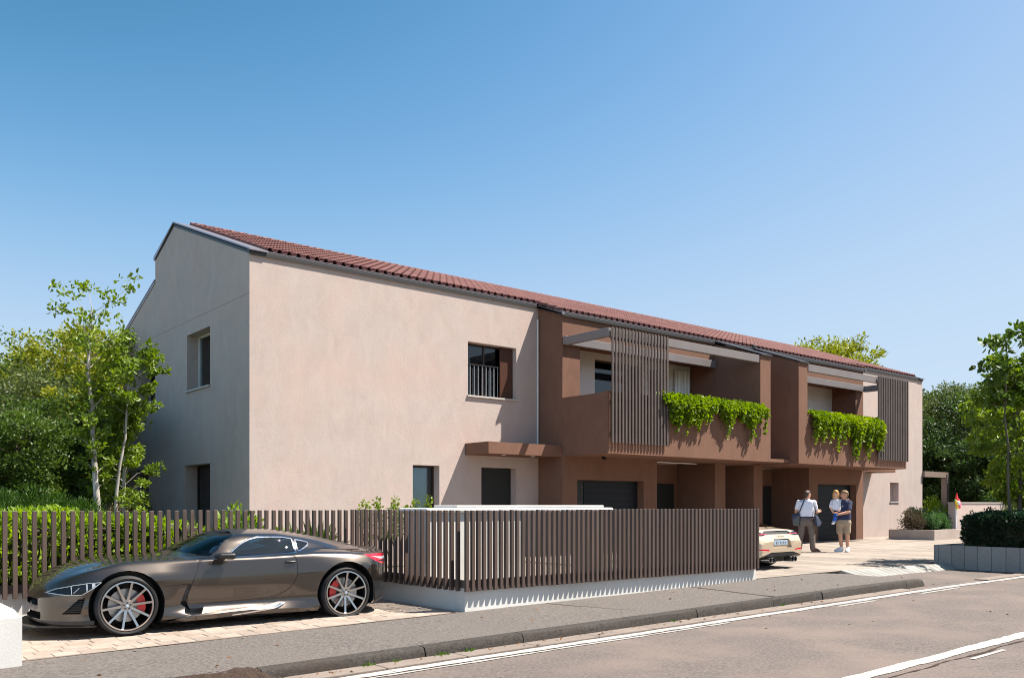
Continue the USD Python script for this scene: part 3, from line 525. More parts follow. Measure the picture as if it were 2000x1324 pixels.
# ------------------------------------------------------------------ vegetation
def leafmesh(P, D, size, rng, fold=.25, asp=.5, six=False):
    """one folded leaf per point P, growing along D"""
    n = len(P); D = D / (np.linalg.norm(D, axis=1, keepdims=True) + 1e-9)
    R = rng.normal(size=(n, 3)); S = np.cross(D, R); S /= np.linalg.norm(S, axis=1, keepdims=True) + 1e-9; N = np.cross(S, D)
    s = (size * rng.uniform(.6, 1.25, n))[:, None]; w = s * asp * .5
    mid = P + D * s * .45; up = N * s * fold * .5
    if not six:
        V = np.stack([P, mid + S * w + up, P + D * s, mid - S * w + up], 1)
        F = np.array([[0, 1, 2], [0, 2, 3]])
    else:
        m2 = P + D * s * .75 - N * s * .06
        V = np.stack([P, P + D * s * .3 + S * w + up, m2 + S * w * .8 + up * .8, P + D * s - N * s * .12, m2 - S * w * .8 + up * .8, P + D * s * .3 - S * w + up], 1)
        F = np.array([[0, 1, 2], [0, 2, 3], [0, 3, 4], [0, 4, 5]])
    k = V.shape[1]; f = (F[None] + (np.arange(n) * k)[:, None, None]).reshape(-1, 3)
    return trimesh.Trimesh(V.reshape(-1, 3), f, process=False)
def fibs(n, rng): v = rng.normal(size=(n, 3)); return v / np.linalg.norm(v, axis=1, keepdims=True)
def tree(name, label, cat_, pos, H, R, prof, mat, seed, nb=40, sub=4, per=60, lsize=.14, h0=.25, trunk=.12, bark='bark_dark', lean=(0, 0), upw=.45, cl=.35, six=False, asp=.55, group=None, wander=.12, stems=1, drop=0.):
    """trunk and limbs as tapered tubes, leaves clustered at the twig ends; prof(t) gives the crown radius (share of R) at share t of the height"""
    rng = np.random.default_rng(seed); pos = np.array(pos, float); t_ = thing(name, pos, label, cat_, group); wood = []; tips = []
    for s_ in range(stems):
        base = pos + (rng.normal(size=3) * [.25, .25, 0] if stems > 1 else 0); k = 9; hh = np.linspace(0, 1, k)
        wv = np.cumsum(rng.normal(size=(k, 2)) * wander * H / 12, axis=0); wv -= wv[0]
        tp = np.stack([base[0] + wv[:, 0] + lean[0] * hh ** 1.3 * H + (0 if stems == 1 else (s_ - stems / 2) * .25 * hh), base[1] + wv[:, 1] + lean[1] * hh ** 1.3 * H, base[2] + hh * H * .96], 1)
        wood.append(tube(tp, trunk * (1 - hh * .92) ** .8 / math.sqrt(stems), 7))
        for b in range(nb // stems):
            t = h0 + (1 - h0) * ((b + rng.random()) / (nb // stems)) ** .9; o = np.array([np.interp(t, hh, tp[:, i]) for i in range(3)])
            a = b * 2.4 + rng.uniform(-.4, .4); r = R * prof(t) * rng.uniform(.72, 1.12); el = upw * rng.uniform(.5, 1.5) - drop
            e = o + np.array([math.cos(a) * r, math.sin(a) * r, el * r]); m_ = (o + e) / 2 + [0, 0, .12 * r]
            br = trunk * .32 * (1 - t * .75) / math.sqrt(stems)
            wood.append(tube([o, m_ + rng.normal(size=3) * .05 * r, e], [br, br * .6, br * .2], 4)); tips.append(e)
            for s in range(sub):
                f = rng.uniform(.35, 1.0); o2 = (o * (1 - f) + m_ * f) if f < .5 else (m_ * (1 - f) + e * f)
                e2 = o2 + (fibs(1, rng)[0] * [1, 1, .7] + [math.cos(a) * .5, math.sin(a) * .5, .25 - drop]) * r * rng.uniform(.22, .45); tips.append(e2)
                if s < 2: wood.append(tube([o2, e2], [br * .35, br * .12], 3, False))
    tips = np.array(tips); n = len(tips) * per; ti = np.repeat(np.arange(len(tips)), per)
    c = cl * R * .5 * rng.uniform(.55, 1.2, len(tips))
    off = fibs(n, rng) * (rng.random(n) ** .5)[:, None] * c[ti][:, None] * [1, 1, .62]; P = tips[ti] + off
    D = off / (c[ti][:, None] + 1e-6) + fibs(n, rng) * .8 + [0, 0, .15 - drop]
    obj('trunk', cat(wood), bark, t_, smooth=True); obj('crown', leafmesh(P, D, lsize, rng, six=six, asp=asp), mat, t_); return t_
dome = lambda t: math.sqrt(max(.03, 1 - ((t - .58) / .46) ** 2))
cone = lambda t: max(.10, 1.05 - t) * min(1, (t + .1) * 3)
column = lambda t: .75 + .25 * math.sin(t * 9) if t < .85 else .45
def hedge(name, label, box, mat, seed, n, lsize, core='twig', bump=.10, asp=.55, cat_='hedge', up=.3, crv=0., faces=None):
    x0, x1, y0, y1, z0, z1 = box; rng = np.random.default_rng(seed); t_ = thing(name, ((x0 + x1) / 2, (y0 + y1) / 2, z0), label, cat_)
    c = [(x0 + x1) / 2, (y0 + y1) / 2, (z0 + z1) / 2]; h = np.array([(x1 - x0) / 2, (y1 - y0) / 2, (z1 - z0) / 2])
    A = np.array([h[1] * h[2], h[1] * h[2], h[0] * h[2], h[0] * h[2], 2 * h[0] * h[1] * .8]); fi = rng.choice(5, n, p=A / A.sum())
    uv = rng.uniform(-1, 1, (n, 3)); nrm = np.zeros((n, 3)); ax = np.array([0, 0, 1, 1, 2])[fi]; sg = np.array([-1, 1, -1, 1, 1])[fi]
    uv[np.arange(n), ax] = sg; nrm[np.arange(n), ax] = sg
    p4 = (np.abs(uv) ** 6).sum(1) ** (1 / 6); uv = uv / np.maximum(p4, 1)[:, None]          # rounded corners
    P = c + uv * h; b = meshkit.fbm(P * 3.1 + seed, 3) - .5
    P = P + nrm * (b * 2 * bump - rng.random(n) ** 2 * .14)[:, None]; P[:, 2] += crv * np.sin(P[:, 0] * 2.1 + P[:, 1]) * (uv[:, 2] > .8)
    ci = pill(x0 + .13, x1 - .13, y0 + .13, y1 - .13, z0 - .02, z1 - .15, .1)
    obj('stems', ci, core, t_); obj('foliage', leafmesh(P, nrm * .8 + fibs(n, rng) + [0, 0, up], lsize, rng, asp=asp), mat, t_); return t_
def bush(name, label, pos, R, Hh, mat, seed, n, lsize, asp=.5, cat_='shrub', spiky=0., blobs=9, group=None, six=False, bark='twig'):
    rng = np.random.default_rng(seed); pos = np.array(pos, float); t_ = thing(name, pos, label, cat_, group)
    B = fibs(blobs, rng) * rng.uniform(.25, .75, (blobs, 1)); B[:, 2] = np.abs(B[:, 2]); C = pos + B * [R, R, Hh * .8] + [0, 0, Hh * .18]; rr = rng.uniform(.32, .5, blobs)
    bi = rng.integers(0, blobs, n); o = fibs(n, rng); P = C[bi] + o * (rng.random(n) ** .4)[:, None] * rr[bi][:, None] * [R, R, Hh * .7]; keep = P[:, 2] > pos[2] + .02; P, o = P[keep], o[keep]
    D = o + fibs(len(P), rng) * .7 + [0, 0, .3 + spiky]
    st = [tube([pos + rng.normal(size=3) * [.06, .06, 0], (pos + c) / 2 + rng.normal(size=3) * .04, c], [.02, .014, .006], 4, False) for c in C]
    obj('stems', cat(st), bark, t_); obj('foliage', leafmesh(P, D, lsize, rng, asp=asp, six=six), mat, t_); return t_
F = np.array([.6348, .7727]); Rr = np.array([.7727, -.6348])
def at(u, d, z=None): p = CAM[:2] + F * d + Rr * ((u - 1000) / 1705 * d); return (p[0], p[1], float(gz(p[0])) if z is None else z)

# trees, left of the house
tree('sapling', 'slender pale-barked sapling with thin leafy top before the grey gable', 'tree', at(203, 18.6), 5.95, .78, lambda t: .95 if t > .72 else .38, 'leaf_sapling', 21, nb=28, sub=4, per=12, lsize=.105, h0=.34, trunk=.085, bark='bark_pale', upw=.8, cl=.42, six=True, lean=(-.03, .02), wander=.09)
tree('sapling', 'second thin sapling leaning over the corner of the gable wall, leafy low down', 'tree', at(240, 19.4), 4.1, .62, lambda t: .62 + .35 * math.sin(t * 5), 'leaf_sapling', 5, nb=36, sub=4, per=30, lsize=.09, h0=.12, trunk=.06, bark='bark_pale', upw=.55, cl=.42, six=True, wander=.10)
tree('sapling', 'leafy side branch sapling reaching across the upper gable window', 'tree', at(226, 19.0), 4.9, .52, lambda t: .1 if t < .72 else 1.0, 'leaf_sapling', 14, nb=14, sub=4, per=26, lsize=.11, h0=.70, trunk=.05, bark='bark_pale', upw=.35, cl=.5, six=True, lean=(.04, -.03), wander=.07)
BT = [((35, 25, 4.7), 2.2, 'leaf_olive', 31, 'olive tree at the left edge of the picture behind the low conifers', dome),
      ((95, 30, 6.2), 2.5, 'leaf_yellow', 32, 'broad green tree with browning top left of the yellow-green tree', dome),
      ((165, 27, 6.7), 1.9, 'leaf_yellow', 33, 'tall yellow-green tree rising behind the saplings', dome),
      ((222, 31, 7.0), 1.9, 'leaf_yellow', 34, 'yellow-green bushy tree half hidden by the gable wall', dome),
      ((-40, 27, 5.6), 2.5, 'leaf_mid', 35, 'dark tree cut by the left edge of the picture', dome),
      ((110, 22.5, 4.0), 1.5, 'leaf_mid', 36, 'green bushy tree under the yellow-green tree', column),
      ((45, 20.5, 3.5), 1.2, 'leaf_mid', 37, 'upright fresh-green leafy tree nearest the left edge', column),
      ((160, 23.5, 4.4), 1.3, 'leaf_yellow', 38, 'lime-green tree directly behind the two sapling trunks', column),
      ((5, 21.5, 3.7), 1.1, 'leaf_olive', 44, 'mottled olive slender tree at the very left border', column)]
for (u, d, h), R, mt, sd, lb, pf in BT:
    tree('garden_tree', lb, 'tree', at(u, d), h, R, pf, mt, sd, nb=58, sub=4, per=64, lsize=.125 if d > 24 else .095, h0=.06, trunk=.13, cl=.44, upw=.35)
tree('conifer_tip', 'narrow bronze-green conifer top standing above the yellow-green tree', 'tree', at(160, 33), 8.3, .95, lambda t: .25 + max(0, 1 - t) * 1.2, 'leaf_olive', 39, nb=50, sub=3, per=40, lsize=.12, h0=.5, cl=.5, upw=.5)
for u, d, R_, h, sd, lb in ((35, 16.6, 1.0, 1.30, 51, 'low bright green juniper bush farthest left above the hedge'), (115, 17.0, .85, 1.22, 52, 'low spreading green juniper bush beside the farthest left one'), (-20, 17.5, .9, 1.3, 53, 'low green juniper bush cut by the left border')):
    p = at(u, d); bush('juniper_bush', lb, (p[0], p[1], .62), R_, h + .08, 'needle', sd, 7500, .10, asp=.16, spiky=.4, blobs=12, cat_='shrub')
for u, d, sd, lb in ((178, 18.6, 55, 'beige feathery shrub left of the pale sapling trunk'), (222, 19.6, 56, 'beige feathery shrub between the two sapling trunks')):
    p = at(u, d); bush('beige_shrub', lb, (p[0], p[1], .55), .62, 1.05, 'leaf_beige', sd, 3600, .07, asp=.35)
hedge('laurel_hedge', 'bright yellow-green leafy hedge behind the long slatted fence', (-14, -3.1, -6.1, -5.3, 0, 1.33), 'leaf_hedge', 61, 24000, .105, bump=.09, crv=.05)
for x, y, sd, mt, h, lb in ((-2.5, -5.6, 62, 'leaf_mid', 1.28, 'dark green shrub behind the fence above the coupe roof'), (-1.75, -5.4, 63, 'leaf_hedge', 1.1, 'lighter green shrub behind the fence left of the corner'), (-2.1, -4.4, 66, 'leaf_hedge', 1.55, 'bright leafy shrub rising just above the fence in front of the gable')):
    bush('fence_shrub', lb, (x, y, gz(x)), .55, h, mt, sd, 2600, .11)
for x, y, sd, lb in ((-1.15, -5.2, 64, 'strappy-leaved clump behind the fence nearest the corner post'), (-.6, -4.6, 65, 'strappy-leaved clump in front of the pink wall behind the fence')):
    bush('strap_plant', lb, (x, y, gz(x)), .5, .82, 'leaf_mid', sd, 520, .48, asp=.08, spiky=1.2, blobs=4, cat_='plant')
rngp = np.random.default_rng(70)
sp = thing('young_shrub', (2.7, -1.6, 0), 'young thin shrub peeping over the fence before the tall curtained window', 'shrub'); st = []; tipz = []
for i in range(13):
    b = np.array([2.2 + rngp.uniform(-.2, 1.4), -1.7 + rngp.uniform(-.3, .3), 0]); e = b + [rngp.uniform(-.25, .25), rngp.uniform(-.2, .2), rngp.uniform(1.30, 1.66)]
    st.append(tube([b, (b + e) / 2 + rngp.normal(size=3) * .04, e], [.012, .009, .004], 4, False)); tipz += [b + (e - b) * f for f in np.linspace(.5, 1, 9)]
tz = np.repeat(np.array(tipz), 12, 0); o = fibs(len(tz), rngp)
obj('stems', cat(st), 'twig', sp); obj('foliage', leafmesh(tz + o * .05, o + [0, 0, .4], .085, rngp, six=True), 'leaf_sapling', sp)
# behind the roof and to the right
tree('roof_tree', 'broad yellow-green tree showing above the tiled roof', 'tree', at(1625, 49), 10.3, 2.7, lambda t: dome(t) if t > .2 else .3, 'leaf_yellow', 81, nb=70, sub=4, per=56, lsize=.19, h0=.3, trunk=.25, cl=.40, upw=.4)
tree('roof_tree', 'small loose side tree at the right end of the treetops above the roof', 'tree', at(1706, 50), 9.0, 1.2, dome, 'leaf_mid', 82, nb=30, sub=4, per=36, lsize=.17, h0=.4, trunk=.14, cl=.45)
for u, d, h, R, mt, sd, lb in ((1812, 52, 7.7, 2.6, 'leaf_olive', 83, 'dark silvery tree just right of the house end'), (1855, 55, 8.0, 3.4, 'leaf_olive', 84, 'dark olive tree with slanting branches in the gap right of the house'), (1905, 50, 6.9, 2.8, 'leaf_olive', 85, 'dark tree behind the pale garden wall'), (1960, 46, 6.6, 3.0, 'leaf_dark', 86, 'dark tree behind the right-hand sapling'), (2050, 44, 7.2, 3.0, 'leaf_mid', 87, 'dark tree cut by the right border'), (1830, 47, 4.0, 2.2, 'leaf_dark', 88, 'dark undergrowth tree below the slanting tree'), (1890, 45, 4.0, 2.2, 'leaf_dark', 89, 'dark undergrowth tree behind the portal post'), (1945, 42, 3.9, 2.0, 'leaf_dark', 90, 'dark undergrowth tree behind the pale garden wall end')):
    tree('background_tree', lb, 'tree', at(u, d), h, R, dome if h > 5 else column, mt, sd, nb=60, sub=4, per=52, lsize=.19, h0=.05, trunk=.16, cl=.46, upw=.5, lean=(.06, -.05) if sd == 84 else (0, 0))
tree('maple_tree', 'yellow-green young tree rising behind the clipped hedge at the right border', 'tree', at(1990, 21.2, .45), 4.75, 1.0, lambda t: max(.2, math.sin(min(1, (t - .12) * 1.12) * 3.0)) if t < .72 else .42, 'leaf_sapling', 91, nb=54, sub=4, per=34, lsize=.115, h0=.20, trunk=.06, bark='bark_dark', cl=.34, upw=.30, six=True)
tree('maple_tree', 'tall thin leafy shoot above the yellow-green young tree at the right', 'tree', at(1972, 20.4, .45), 5.05, .55, lambda t: .25 if t < .72 else 1.0, 'leaf_mid', 92, nb=14, sub=3, per=12, lsize=.15, h0=.68, trunk=.04, cl=.5, six=True, upw=.6)
for u, d, R_, h, mt, sd, lb in ((1836, 42, .85, 2.1, 'leaf_hedge', 93, 'bright green bush seen through the portal frame'), (1868, 43, .8, 1.9, 'leaf_hedge', 94, 'bright green bush behind the flag pole'), (1893, 44.5, 1.4, 3.3, 'leaf_mid', 95, 'tall loose green shrub behind the pale wall'), (1925, 43, 1.2, 2.0, 'leaf_hedge', 96, 'bright low bush topping the pale wall'), (1962, 40, 1.5, 2.5, 'leaf_mid', 97, 'green shrub behind the pale wall near the right border')):
    bush('garden_bush', lb, at(u, d), R_, h, mt, sd, 3400, .13)
for x, y, z, R_, h, mt, sd, lb in ((26.85, -2.3, .4, .62, 1.15, 'leaf_red', 101, 'reddish flowering shrub at the left end of the low planter'), (27.3, -2.75, .4, .55, 1.0, 'leaf_blue', 102, 'dark green glossy shrub in the low planter'), (27.9, -2.85, .4, .6, .85, 'leaf_blue', 103, 'pale-flecked green shrub at the front of the low planter'), (28.5, -2.6, .4, .65, 1.0, 'leaf_box', 104, 'dark rounded shrub in the low planter by the flag pole'), (28.0, -1.95, .4, .8, 1.2, 'leaf_box', 105, 'dark clipped shrub at the back of the low planter')):
    bush('planter_shrub', lb, (x, y, z), R_, h, mt, sd, 2400, .085)
for u, d, sd, lb in ((1938, 21.4, 106, 'reddish twiggy shrub poking over the clipped hedge'), (1898, 21.4, 107, 'small red-leaved sprig over the left end of the clipped hedge')):
    p = at(u, d, .95); bush('red_shrub', lb, p, .26 if sd == 106 else .14, .62 if sd == 106 else .5, 'leaf_red', sd, 500 if sd == 106 else 130, .07)
hedge('box_hedge', 'dense clipped dark green hedge growing over the grey-clad wall', (12.95, 14.6, -14.6, -10.06, .46, 1.30), 'leaf_box', 110, 30000, .075, bump=.05, crv=.03)
for k, (p, lb) in enumerate(((at(700, 40), 0), (at(1300, 52), 0))): pass

# balcony vines
def vine(x0, x1, seed, label):
    rng = np.random.default_rng(seed); t_ = thing('balcony_vine', ((x0 + x1) / 2, F2, 4.5), label, 'climbing plant'); P, D, st = [], [], []
    for x in np.arange(x0, x1, .028):
        n0 = meshkit.fbm(np.array([x * 1.9, seed, 0.]), 3); n1 = meshkit.noise(np.array([x * 5.3, seed, 3.])); L_ = .27 + 1.4 * max(0, n0 - .34) + .55 * max(0, n1 - .62) + (rng.random() < .13) * rng.uniform(.2, .55)
        gap = .35 if abs(x - (x0 + (x1 - x0) * .49)) < .10 else 1.; L_ *= gap
        m_ = int(L_ / .034); dx = np.cumsum(rng.normal(size=m_ + 1) * .010); z = 4.60 - np.arange(m_ + 1) * .034
        th = .16 * np.sin(np.clip(np.arange(m_ + 1) / 8, 0, 1) * 1.57) * np.clip(1.25 - np.arange(m_ + 1) / (m_ + 1), .35, 1)
        pts = np.stack([x + dx, F2 - .03 - th, z], 1); st.append(tube(pts[::3] if m_ > 6 else pts, .0035, 3, False))
        k = 2; q_ = np.repeat(pts, k, 0) + rng.normal(size=(len(pts) * k, 3)) * [.035, .03, .025]; sel = rng.random(len(q_)) < np.repeat(np.clip(1.25 - np.arange(m_ + 1) / (m_ + 1) * .75, 0, 1), k) * gap ** .5
        q_ = q_[sel]; P.append(q_); D.append(np.tile([0, -.75, -.2], (len(q_), 1)) + rng.normal(size=(len(q_), 3)) * .55)
        tp = np.stack([np.full(5, x), F2 + rng.uniform(-.05, .25, 5), np.full(5, 4.57) + rng.uniform(0, .10, 5)], 1); P.append(tp); D.append(np.tile([0, -.3, .8], (5, 1)) + rng.normal(size=(5, 3)) * .6)
    P, D = np.vstack(P), np.vstack(D)
    obj('stems', cat(st), 'twig', t_); obj('foliage', leafmesh(P, D, .098, rng, six=True, asp=.95, fold=.15), 'leaf_vine', t_)
vine(10.95, 15.85, 201, 'lime green vine hanging over the nearer balcony, right of its slatted screen')
vine(18.55, 23.15, 202, 'lime green vine hanging over the farther balcony, left of its slatted screen')
# grass tufts along the kerb, fallen leaves
rngg = np.random.default_rng(5)
for i, (x, lb) in enumerate(((-3.62, 'small grass tuft at the kerb foot nearest the soil patch'), (-3.3, 'tiny grass tuft beside the nearest one at the kerb foot'), (-2.72, 'grass tuft at the kerb foot in front of the coupe rear'), (-2.38, 'bright grass tuft left of the first kerb joint'), (1.02, 'little grass tuft under the kerb joint'), (3.55, 'far small grass tuft at the kerb foot'))):
    n = 46 if i in (0, 2, 3) else 22; p = np.stack([x + np.clip(rngg.normal(size=n), -1.4, 1.4) * (.05 if i in (0, 2, 3) else .024), -11.625 + rngg.normal(size=n) * .012, np.full(n, float(rz(x)) - .01)], 1)
    obj('grass_tuft', leafmesh(p, fibs(n, rngg) * .8 + [0, -.15, .9], .065, rngg, asp=.12), 'grass', label=lb, cat='grass tuft')
n = 170; X = rngg.uniform(-6, 9, n); Y = np.where(rngg.random(n) < .55, -11.66 - np.abs(rngg.normal(size=n)) * .07, np.where(rngg.random(n) < .5, rngg.uniform(-11.3, -9.6, n), rngg.uniform(-16, -12, n)))
Z = np.where(Y > -11.5, walk_z(X, Y), np.where(Y > -11.87, rz(X) + .014, road_z(X, Y))) + .006
obj('fallen_leaves', leafmesh(np.stack([X, Y, Z], 1), fibs(n, rngg) * [1, 1, .06], .045, rngg, fold=.3), 'litter_leaf', label='small dry leaves and grit scattered along the kerb and road', cat='leaf litter', kind='stuff')
# flag on a white pole
fl = thing('garden_flag', (28.9, -3.1, .4), 'white pole with a small folded red, pink and green flag in the low planter', 'flag')
obj('pole', tube([(28.9, -3.1, .3), (28.9, -3.1, 1.80)], .035, 10), 'pole_white', fl, smooth=40)
def rag(pts, mat): obj('cloth', soft_hull(pts), mat, fl, smooth=True)
def soft_hull(pts): return m3.Manifold.batch_hull([m3.Manifold.sphere(r, 10).translate((28.9 + (p[0] - 28.85) * .72, p[1], 1.36 + (p[2] - 1.38) * .74)) for p, r in pts])
rag([((28.63, -3.2, 2.18), .02), ((28.86, -3.16, 1.82), .05), ((28.66, -3.16, 1.86), .05)], 'flag_red'); rag([((28.56, -3.16, 1.80), .05), ((28.75, -3.16, 1.55), .06), ((28.85, -3.16, 1.72), .05)], 'flag_green')
rag([((28.68, -3.24, 1.68), .07), ((28.74, -3.24, 1.62), .06)], 'pole_white'); rag([((28.94, -3.2, 1.82), .03), ((29.12, -3.2, 1.58), .03), ((28.98, -3.2, 1.42), .06)], 'flag_pink'); rag([((28.55, -3.18, 1.78), .04), ((28.7, -3.2, 1.38), .05)], 'flag_yellow')
# ------------------------------------------------------------------ cars
def loft(tab, ns=84, nt=46, inset=0., side=None):
    """closed skin from a table of stations: s, W, zb, z4, ysh, zsh, y7, z7, y8, z8, zc"""
    tab = np.array(tab, float); S = np.unique(np.r_[np.linspace(tab[0, 0], tab[0, 0] + .25, 14), np.linspace(tab[0, 0] + .25, tab[-1, 0] - .3, ns), np.linspace(tab[-1, 0] - .3, tab[-1, 0], 16)])
    C = [PchipInterpolator(tab[:, 0], tab[:, i])(S) for i in range(1, 11)]; W, zb, z4, ys_, zs, y7, z7, y8, z8, zc = C; V = []
    for i in range(len(S)):
        w = W[i]; tuck = np.interp(S[i], side[0], side[1]) if side else .97
        hz = z4[i] - zb[i]
        k = np.array([(0, zb[i]), (w * .55, zb[i]), (w * .94, zb[i] + .012), (w * .998, zb[i] + .14 * hz), (w * tuck, zb[i] + .42 * hz), (w * (tuck + .022), zb[i] + .64 * hz), (w * .99, z4[i] - .05 * hz), (w, z4[i] + .06),
                      (ys_[i] + (w - ys_[i]) * .55, zs[i] - (zs[i] - z4[i]) * .30), (ys_[i], zs[i]), (y7[i], z7[i]), (y8[i], z8[i]), (y8[i] * .55, z8[i] + (zc[i] - z8[i]) * .72), (0, zc[i])])
        d = np.r_[0, np.cumsum(np.linalg.norm(np.diff(k, axis=0), axis=1) + 1e-5)]; u = np.linspace(0, 1, nt); u = np.interp(u, np.linspace(0, 1, len(d)), d / d[-1]) * .5 + u * .5
        y = PchipInterpolator(d / d[-1], k[:, 0])(u); z = PchipInterpolator(d / d[-1], k[:, 1])(u)
        y[0] = y[-1] = 0
        ring = np.vstack([np.stack([np.full(nt, S[i]), y, z], 1), np.stack([np.full(nt - 2, S[i]), -y[-2:0:-1], z[-2:0:-1]], 1)]); V.append(ring)
    n, m = len(S), len(V[0]); v = np.vstack(V); i, j = np.meshgrid(np.arange(n - 1), np.arange(m), indexing='ij')
    q = np.stack([i * m + j, i * m + (j + 1) % m, (i + 1) * m + (j + 1) % m, (i + 1) * m + j], -1).reshape(-1, 4)
    c0, c1 = len(v), len(v) + 1; v = np.vstack([v, V[0].mean(0), V[-1].mean(0)])
    f = np.vstack([q[:, [0, 1, 2]], q[:, [0, 2, 3]], [[c0, (a + 1) % m, a] for a in range(m)], [[c1, (n - 1) * m + a, (n - 1) * m + (a + 1) % m] for a in range(m)]])
    t = trimesh.Trimesh(v, f, process=False)
    if t.volume < 0: t.invert()
    return t
def off(t, d): return MF(trimesh.Trimesh(t.vertices - t.vertex_normals * d, t.faces, process=False))
def place(m, A):
    t = T(m).copy(); t.apply_transform(A); return t
def polyline_band(pts, w):                                        # thin outline along an open line
    c = []
    for a, b in zip(pts[:-1], pts[1:]):
        a, b = np.array(a, float), np.array(b, float); u = (b - a) / np.linalg.norm(b - a); n = np.array([-u[1], u[0]]) * w / 2; a, b = a - u * w * .3, b + u * w * .3
        c.append(cs([a - n, b - n, b + n, a + n]))
    return m3.CrossSection.batch_boolean(c, m3.OpType.Add)
def exy(c, y0, y1): return m3.Manifold.extrude(c, y1 - y0).transform(np.array([[1, 0, 0, 0], [0, 0, -1, y1], [0, 1, 0, 0]], float))
def spl(pts, n=24):
    p = np.array(pts, float); d = np.r_[0, np.cumsum(np.linalg.norm(np.diff(p, axis=0), axis=1))]; u = np.linspace(0, d[-1], n)
    return np.stack([PchipInterpolator(d, p[:, 0])(u), PchipInterpolator(d, p[:, 1])(u)], 1)
def wheel(parent, c, r, wid, sgn, A, rim=.285, spokes=10, cal=0., name='wheel', rot=.1):
    """c: hub centre on the outer face; sgn -1: the outside faces -y"""
    o = np.array(c, float); Tm = lambda t: place(t, A @ trimesh.transformations.translation_matrix(o) @ np.diag([1, -sgn * -1., 1, 1]) if sgn < 0 else A @ trimesh.transformations.translation_matrix(o))
    s = sgn                                                     # outward direction along y
    def fl(t):
        t = T(t).copy()
        if s > 0: t.vertices[:, 1] *= -1; t.invert()
        t.apply_transform(A @ trimesh.transformations.translation_matrix(o)); return t
    tyre = lathe([(rim + .004, .03), (rim + .02, .004), (rim + .035, 0), (r - .028, .012), (r - .006, .035), (r, .06), (r, wid - .05), (r - .012, wid - .015), (rim + .02, wid), (rim + .004, wid - .02)], 56)
    w_ = obj(name, fl(tyre), 'rubber', parent, smooth=40)
    obj('rim_barrel', fl(lathe([(rim + .003, .03), (rim + .003, wid - .02), (rim - .03, wid - .02), (rim - .022, .10), (rim - .012, .045), (rim - .010, .03)], 56)), 'alloy_dark', w_, smooth=40)
    obj('rim_lip', fl(lathe([(rim + .003, .012), (rim - .012, .010), (rim - .016, .02), (rim - .010, .035), (rim + .003, .03)], 56)), 'alloy', w_, smooth=40)
    sp = []
    for k in range(spokes):
        a = 2 * math.pi * k / spokes + rot
        for (r0, r1, h0, h1, t0, t1) in ((.030, .13, .020, .0125, .055, .04), (.13, rim - .014, .0125, .0125, .04, .018)):
            P_ = []
            for rr, hh, tt in ((r0, h0, t0), (r1, h1, t1)):
                for sg in (-1, 1): P_ += [(rr * math.cos(a) - sg * hh * math.sin(a), tt, rr * math.sin(a) + sg * hh * math.cos(a)), (rr * math.cos(a) - sg * hh * 1.5 * math.sin(a), tt + .03, rr * math.sin(a) + sg * hh * 1.5 * math.cos(a))]
            sp.append(m3.Manifold.hull_points(np.array(P_)))
    sp.append(T_hub(.052, .035, .09))
    obj('spokes', fl(uni(sp)), 'alloy', w_)
    for k in range(5):
        a = 2 * math.pi * k / 5 + .3; obj('wheel_nut', fl(lathe([(.010, .027), (.001, .025), (.001, .05), (.011, .05)], 8).apply_translation((.036 * math.cos(a), 0, .036 * math.sin(a)))), 'plastic_black', w_)
    obj('hub_cap', fl(lathe([(.001, .024), (.016, .026), (.018, .05), (.001, .05)], 14)), 'plate_blue', w_)
    obj('brake_disc', fl(lathe([(.06, .125), (.195, .125), (.195, .15), (.06, .15)], 40)), 'brake_disc', w_, smooth=40)
    ca = [];
    for k in range(7):
        a = cal - .55 + 1.1 * k / 6
        ca.append(m3.Manifold.hull_points(np.array([(rr * math.cos(a + da), yy, rr * math.sin(a + da)) for rr in (.125, .215) for da in (-.1, .1) for yy in (.085, .17)])))
    obj('caliper', fl(uni(ca)), 'caliper_red', w_)
def T_hub(r, y0, y1): return m3.Manifold.cylinder(y1 - y0, r, r, 24).rotate((-90, 0, 0)).translate((0, y0, 0))
def split_by(t, test):
    c = t.triangles_center; k = test(c); a = t.submesh([np.nonzero(~k)[0]], append=True, repair=False); b = t.submesh([np.nonzero(k)[0]], append=True, repair=False) if k.any() else None; return a, b

